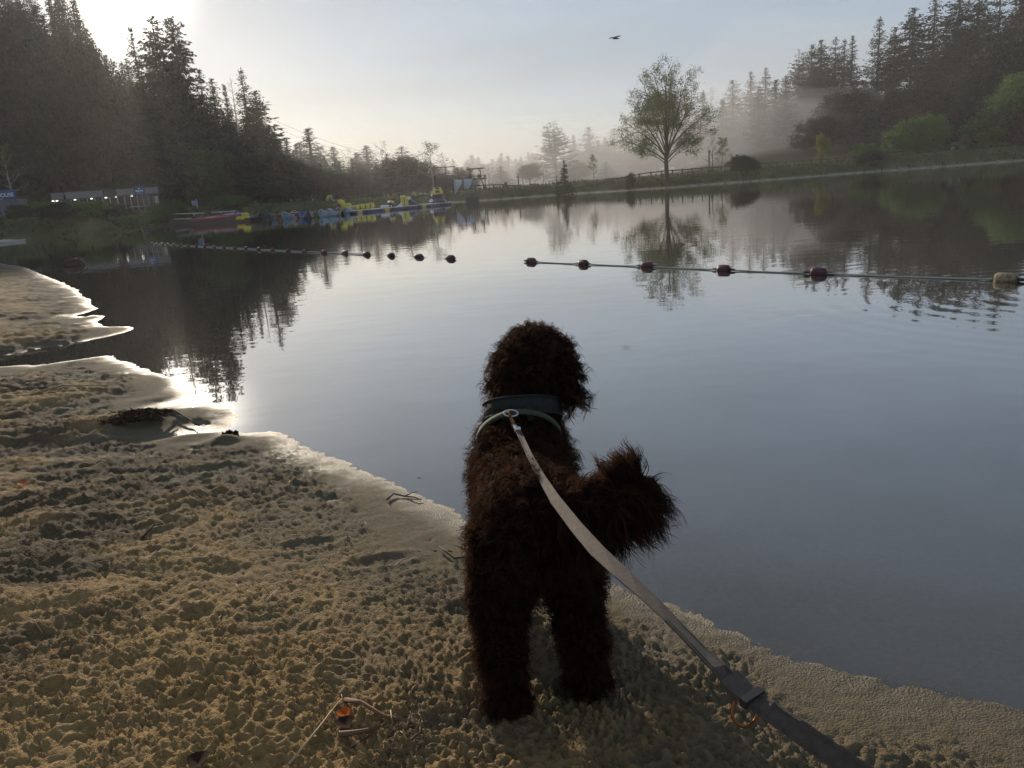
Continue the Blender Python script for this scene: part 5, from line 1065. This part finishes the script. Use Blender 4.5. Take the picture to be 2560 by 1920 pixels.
for a, b in (((1178, 430), (1183, 423.5)), ((1201, 430), (1195, 422)), ((1173, 424), (1177.5, 432))): bar('brace', tp(*a), tp(*b), .04, 'steel_dark', tw)
mb = MB(); c = tp(1188.5, 447.5, .6); mb.box(tuple(c), (53 * mt, 1.6, .16), .02); obj('platform', mb, MATS['timber'], tw)
for px, py in ((1174.7, 441.5), (1198.5, 440)): mb = MB(); c = tp(px, py, .5); mb.lathe([(.08, -5.5 * mt), (.17, -5.3 * mt), (.17, 5.3 * mt), (.08, 5.5 * mt)], 14, tuple(c), 'x'); obj('drum', mb, MATS['steel_dark'], tw, True)
for px in (1184, 1188, 1192.5): bar('column', tp(px, 448), np.array([tp(px + 1.5, 474)[0], 0, -.3]), .07, 'fascia_grey', tw)
bar('column', tp(1212, 436.5), np.array([tp(1213.5, 474)[0], 0, -.3]), .055, 'steel_dark', tw); bar('brace', tp(1203, 449), tp(1212.5, 470), .06, 'timber', tw); bar('brace', tp(1193, 456), tp(1203, 449), .05, 'timber', tw)
for a, b in (((1205, 438), (1214.5, 437)), ((1214.5, 437), (1215, 449)), ((1180, 440.5), (1192, 440)), ((1162.5, 441), (1170, 441)), ((1162.5, 441), (1162.5, 447)), ((1167, 441), (1167, 447)), ((1186, 439), (1186, 447)), ((1210, 437.5), (1210.5, 448))): bar('guard_rail', tp(*a), tp(*b), .035, 'steel_dark', tw)
mb = MB(); c = tp(1213.5, 469.5, -.1); mb.box(tuple(c), (6 * mt, .3, 7.5 * mt), .02); obj('winch_box', mb, MATS['timber'], tw)
def sheet(nm, pxs, Y, lb):
    q0 = PD(*pxs[0], Y); e = empty(nm, (q0[0], q0[1], 0), 0, lb, 'canvas'); pts = [PD(x, y, Y) - np.array(e.location) for x, y in pxs]; n = len(pts); c = np.mean(pts, 0); th = np.array([0, .03, 0]); mb = MB()
    top = [c + np.array([0, .22, 0])] + pts; vs = top + [p + th for p in top]; fs = []
    for i in range(1, n + 1): j = i % n + 1; fs += [(0, i, j), (n + 1, n + 1 + j, n + 1 + i), (i, n + 1 + i, n + 1 + j, j)]
    mb.add(vs, fs); obj('cloth', mb, MATS['canvas'], e, True); return e
e1_ = sheet('canvas_sheet', [(1133.5, 449), (1156.5, 449), (1154, 461), (1146, 472), (1141, 480), (1137, 487)], 84.2, 'pale canvas sheet stretched between two posts by the jump tower'); e2_ = sheet('canvas_sheet', [(1158.5, 447.5), (1182, 447), (1175, 466), (1170, 473), (1161, 474)], 83.2, 'smaller pale canvas sheet hanging before the jump tower')
mb = MB(); a, b = PD(1133, 448, 84.2), PD(1136.5, 490, 84.2); mb.tube([a, b, b + (b - a) * .2], .05, 6); tag(obj('canvas_post', mb, MATS['steel_dark']), 'thin dark post holding the outer edge of the pale canvas', 'post')
mb = MB(); a, b = PD(1157, 447, 80.5), PD(1162.5, 507, 80.5); mb.tube([a, b, b + (b - a) * .12], .05, 6); tag(obj('canvas_post', mb, MATS['steel_dark']), 'tall dark post rising from the water between the canvas sheets', 'post')
q = P(1181, 508); rf = empty('swim_raft', (q[0], q[1] + .6, 0), .03, 'dark square raft with a railed top floating below the jump tower', 'raft'); mr_ = q[1] / F; part('hull', (0, 0, 7 * mr_), (31 * mr_, 1.3, 17 * mr_), 'boat_black', rf, .04)
for x in (-15, -10.5, 14.5): bar('rail_post', (x * mr_, -.55, 15 * mr_), (x * mr_, -.55, 33 * mr_), .045, 'steel_dark', rf)
bar('rail_post', (3 * mr_, .5, 15 * mr_), (3 * mr_, .5, 33 * mr_), .035, 'steel_dark', rf)
for z in (33, 25): bar('rail', (-16 * mr_, -.55, z * mr_), (15 * mr_, -.55, z * mr_), .04, 'steel_dark', rf)
q = PD(1088, 480, 104); cm = empty('cable_mast', (q[0], q[1], zg(q[0], q[1])), 0, 'thin mast with a long crossbar half hidden by the leafy birch', 'mast'); O = np.array(cm.location); bar('pole', (0, 0, -.3), PD(1086, 417, 104) - O, .09, 'steel_dark', cm); bar('crossbar', PD(1060, 420, 104) - O, PD(1138, 416.5, 104) - O, .07, 'steel_dark', cm)
q = PD(1136, 442, 97); e = empty('hanging_box', (q[0], q[1], q[2]), 0, 'small dark box hanging from a cable near the jump tower', 'box'); part('box', (0, 0, 0), (.16, .16, .2), 'steel_dark', e, .01); bar('cable', (0, 0, .1), (.0, 0, 1.35), .012, 'steel_dark', e)
def post_thing(nm, px, y0, y1, Y, r, lb, cat, extra=None):
    q = PD(px, y1, Y); z = zg(q[0], q[1]); e = empty(nm, (q[0], q[1], z), 0, lb, cat); h = PD(px, y0, Y)[2] - z; bar('pole', (0, 0, -.2), (0, 0, h), r, 'timber', e, 8)
    if extra == 'board': part('board', (0, -.06, h - .25), (.30, .04, .46), 'timber', e, .02)
    if extra == 'lamp': part('lamp_head', (0, 0, h + .03), (.22, .22, .16), 'steel_dark', e, .02, .6)
    if extra == 'cap': part('cap', (0, 0, h + .02), (.16, .16, .06), 'timber', e, .01)
post_thing('notice_post', 1265, 455, 470, 84.5, .03, 'small dark notice board on a short post on the dam', 'sign', 'board'); post_thing('marker_post', 1297, 440, 468, 84.5, .07, 'plain upright timber post on the dam by the notice', 'post', 'cap'); post_thing('lamp_post', 1773, 379, 424, 84, .075, 'dark lamp post behind the dam fence', 'lamp post', 'lamp')
post_thing('lamp_post', 2237, 337, 372, 93, .04, 'thin lamp post with a pale head among the shrubs', 'lamp post', 'lamp')
q = PD(2392, 369, 92.5); bn = empty('bench', (q[0], q[1], zg(q[0], q[1])), .2, 'grey wooden bench on the bank at the end of the lake', 'bench'); part('seat', (0, 0, .42), (1.3, .4, .06), 'timber', bn, .01); part('backrest', (0, .2, .72), (1.3, .06, .34), 'timber', bn, .01)
for s_ in (-1, 1): part('leg', (s_ * .55, 0, .2), (.08, .38, .42), 'rail_pale', bn, .01)
q = P(15, 607); jt = empty('slipway', (P(64, 603)[0], P(64, 603)[1], 0), 0, 'pale concrete slipway tip jutting from the bank under the kiosk', 'slipway'); mb = MB(); J = [P(64, 603), P(-60, 617), P(-120, 605), P(-60, 601)]; J = [j - np.array(jt.location) for j in J]
mb.add([tuple(j[:2]) + (.10,) for j in J] + [tuple(j[:2]) + (-.5,) for j in J], [(0, 3, 2, 1)[::-1], (4, 5, 6, 7)[::-1], (0, 1, 5, 4), (1, 2, 6, 5), (2, 3, 7, 6), (3, 0, 4, 7)]); obj('slab', mb, mat('concrete', (.42, .40, .37), .8, var=.2, scale=1), jt)
mb = MB(); mb.tube([tuple(J[0][:2]) + (.11,), tuple(J[1][:2]) + (.11,)], .03, 6); obj('edge_strip', mb, MATS['rail_pale'], jt)

# ------------------------------------------------------------------ small things on the sand and water
mat('twig_dark', (.028, .020, .015), .85); mat('straw', (.42, .31, .17), .7); mat('twig_brown', (.16, .085, .045), .8); mat('leaf_orange', (.50, .10, .015), .85, spec=.1, var=.4, scale=60, trans=.3); mat('weed', (.04, .022, .014), .95, spec=.08)
def twig(pxs, r, m, lb, lift=.006, side=None, group=None, nm='twig', r1=None):
    ps = [PS(x, y) for x, y in pxs]; o = ps[0]; e = empty(nm, o, 0, lb, 'twig' if nm == 'twig' else 'straw', group)
    pts = [p - o + np.array([0, 0, lift + .004 * (i % 2)]) for i, p in enumerate(ps)]; mb = MB(); mb.tube(pts, list(np.linspace(r, r1 or r * .5, len(pts))), 5); obj('stem', mb, MATS[m], e, True)
    for (i, x, y) in side or []:
        q = PS(x, y) - o; mb = MB(); mb.tube([pts[i], (Vector(pts[i]) + Vector(q)) / 2 + Vector((0, 0, .01)), tuple(q + np.array([0, 0, .012]))], [r * .7, r * .5, r * .3], 5); obj('side_shoot', mb, MATS[m], e, True)
twig([(1098, 1375), (1118, 1391), (1136, 1404), (1160, 1404), (1185, 1404)], .0045, 'twig_dark', 'black bent twig poking out beside the dog', .012, [(1, 1132, 1388)])
twig([(968, 1252), (985, 1240), (1012, 1244), (1036, 1249), (1054, 1253)], .004, 'twig_dark', 'dark forked twig lying at the damp sand edge', .006, [(2, 1046, 1236), (0, 972, 1256)])
twig([(725, 1920), (800, 1830), (840, 1775), (858, 1760)], .0026, 'straw', 'long pale straw stalk crossing the sand by the orange leaf', .010, None, None, 'straw_stalk')
twig([(865, 1757), (905, 1775), (960, 1798), (1000, 1812)], .006, 'twig_brown', 'brown rotten stick on the sand beside the orange leaf', .008)
twig([(850, 1850), (900, 1836), (950, 1824)], .007, 'twig_brown', 'short thick brown stick half buried under the leaf litter', .006)
twig([(978, 1788), (983, 1820)], .0016, 'straw', 'pale upright straw stuck in the sand near the brown sticks', .012, None, None, 'straw_stalk'); twig([(880, 1880), (930, 1850)], .002, 'twig_dark', 'thin dark twig under the leaf litter', .008)
twig([(660, 1525), (680, 1500), (700, 1478)], .0018, 'straw', 'slender pale straw leaning on the trampled sand', .012, None, None, 'straw_stalk'); twig([(78, 990), (110, 982), (160, 972), (180, 970), (270, 967)], .010, 'straw', 'pale bent stick lying on the second sand spit', .012)
twig([(400, 1052), (440, 1040), (480, 1062), (500, 1076)], .006, 'twig_dark', 'thin curved root trailing from the weed clump', .02); twig([(1340, 1660), (1375, 1640), (1410, 1616)], .0035, 'twig_brown', 'brown twig lying between the hind legs of the dog', .008); twig([(355, 1345), (385, 1325), (410, 1315)], .0035, 'twig_dark', 'dark twig with pale end in the trampled sand', .006)
random.seed(77)
for i in range(46):
    x, y = U(20, 1240), U(1180, 1900)
    if 60 < i: continue
    a = U(0, 3.14); L_ = U(14, 46); twig([(x, y), (x + math.cos(a) * L_ / 2, y - math.sin(a) * L_ * .3), (x + math.cos(a) * L_, y - math.sin(a) * L_ * .55)], U(.0009, .0018), random.choice(['straw', 'straw', 'twig_brown', 'twig_dark']), 'loose bit of dry straw or needle scattered on the trampled sand', .006, None, 'scattered straw bits', 'straw_stalk')
def leaf(px, py, m, lb, s):
    q = PS(px, py); e = empty('fallen_leaf', q + np.array([0, 0, .012]), U(0, 6), lb, 'leaf'); v, f = [], []
    n = 9
    for i in range(n):
        t = i / (n - 1); w = s * .42 * math.sin(math.pi * t) ** .7 + .001; z = .30 * s * (t - .5) ** 2
        v += [(s * (t - .5), -w, z + w * .55), (s * (t - .5), 0, z), (s * (t - .5), w, z + w * .45)]
    for i in range(n - 1):
        for k in (0, 1): f.append((3 * i + k, 3 * i + 3 + k, 3 * i + 4 + k, 3 * i + 1 + k))
    mb = MB(); mb.add(v, f); obj('blade', mb, MATS[m], e, True); mb = MB(); mb.tube([(-s * .5, 0, .08 * s), (-s * .8, 0, .03 * s)], .0012, 4); obj('stalk', mb, MATS['twig_brown'], e)
leaf(862, 1797, 'leaf_orange', 'bright orange fallen leaf lit on the sand', .034); leaf(862, 1822, 'weed', 'dark brown curled leaf touching the orange leaf', .045); leaf(60, 1218, 'leaf_orange', 'reddish fallen leaf at the rim of a sand hollow', .05); leaf(500, 1918, 'weed', 'purple brown leaf half buried in the sand', .05); leaf(1075, 1360, 'leaf_orange', 'tiny orange leaf by the bent black twig', .014)
# weed clumps on the left spits
def clump(px, py, r, lb, n=160, seed=1, m='weed', th=.003, sx=1.0, hz_=1.0):
    q = PS(px, py); e = empty('weed_clump', q, 0, lb, 'weed'); rs_ = random.Random(seed); mb = MB()
    for i in range(n):
        a, d_ = rs_.uniform(0, 6.28), r * math.sqrt(rs_.random()); p = Vector((math.cos(a) * d_, math.sin(a) * d_, .004 + rs_.random() * .25 * r * (1 - d_ / r) ** 2)); dr = Vector((rs_.gauss(0, 1), rs_.gauss(0, 1), rs_.gauss(0, .35))).normalized() * r * rs_.uniform(.2, .5)
        mb.tube([p - dr * .5, p + Vector((0, 0, rs_.uniform(0, .012))), p + dr * .5], [th * .7, th, th * .3], 4)
    o = obj('strands', mb, MATS[m], e); o['kind'] = 'stuff'; e.scale = (sx, 1, hz_)
clump(330, 1040, .13, 'dark red-brown heap of washed-up weed on the third sand spit', 420, 4, 'weed', .0035, 1.6); clump(575, 1088, .035, 'small dark weed lump at the tip of the beach', 110, 5, 'weed', .003, 1.2, 1.6); clump(945, 1845, .085, 'matted leaf litter at the foot of the beach', 90, 6, 'twig_brown', .0013, 1.3, .5)
q = P(182, 664); lg = empty('drift_log', (q[0], q[1], 0), .2, 'black waterlogged stump breaking the surface off the sand spit', 'log'); mb = MB(); mb.tube([(-.22, 0, .02), (-.1, .02, .08), (.08, 0, .10), (.2, 0, .05), (.28, 0, -.03)], [.05, .09, .10, .08, .04], 9); obj('trunk', mb, MATS['twig_dark'], lg, True); mb = MB(); mb.tube([(.05, 0, .12), (.2, .02, .17), (.34, 0, .10)], [.03, .025, .012], 6); obj('branch_stub', mb, MATS['twig_dark'], lg, True)
# sand grains and clods too small to count
rng = np.random.default_rng(5)

# ------------------------------------------------------------------ haze over the whole valley, and mist lying behind the dam
def vol(name, dens, col, g):
    m = bpy.data.materials.new(name); m.use_nodes = True; nt = m.node_tree; nt.nodes.clear()
    o = nt.nodes.new('ShaderNodeOutputMaterial'); p = nt.nodes.new('ShaderNodeVolumePrincipled'); p.inputs['Density'].default_value = dens
    p.inputs['Color'].default_value = (*col, 1); p.inputs['Anisotropy'].default_value = g; nt.links.new(p.outputs[0], o.inputs['Volume']); return m
mb = MB(); mb.box((0, 0, 24.0), (1040, 1040, 56))
tag(obj('haze', mb, vol('haze', 0.0007, (.96, .94, .94), .42)), 'thin pale morning haze filling the valley', 'haze', None, 'stuff')
def mist(c, r, dens, lb):
    me = bpy.data.meshes.new('mist'); b = bmesh.new(); bmesh.ops.create_icosphere(b, subdivisions=4, radius=1)
    for v in b.verts:
        n_ = 1 + .16 * math.sin(v.co.x * 5 + c[0]) * math.cos(v.co.y * 4) + .08 * math.sin(v.co.x * 11 + v.co.y * 7)
        v.co = Vector((v.co.x * r[0] * n_, v.co.y * r[1] * n_, v.co.z * r[2] * n_))
    b.to_mesh(me); b.free(); o = link('mist', me, vol('mist', dens, (.97, .96, .97), .3)); o.location = c
    tag(o, lb, 'mist', None, 'stuff')
mist((40, 124, 3), (26, 15, 10), 0.020, 'bank of mist at the foot of the hillside behind the fence')
mist((10, 150, 2), (62, 40, 11), 0.009, 'low mist lying over the meadow behind the dam')
mist((60, 150, 14), (30, 14, 13), 0.009, 'drifting mist hanging in the trees of the hillside')
mist((-12, 112, 2), (26, 10, 9), 0.008, 'thin mist drifting before the trees behind the inflatables')
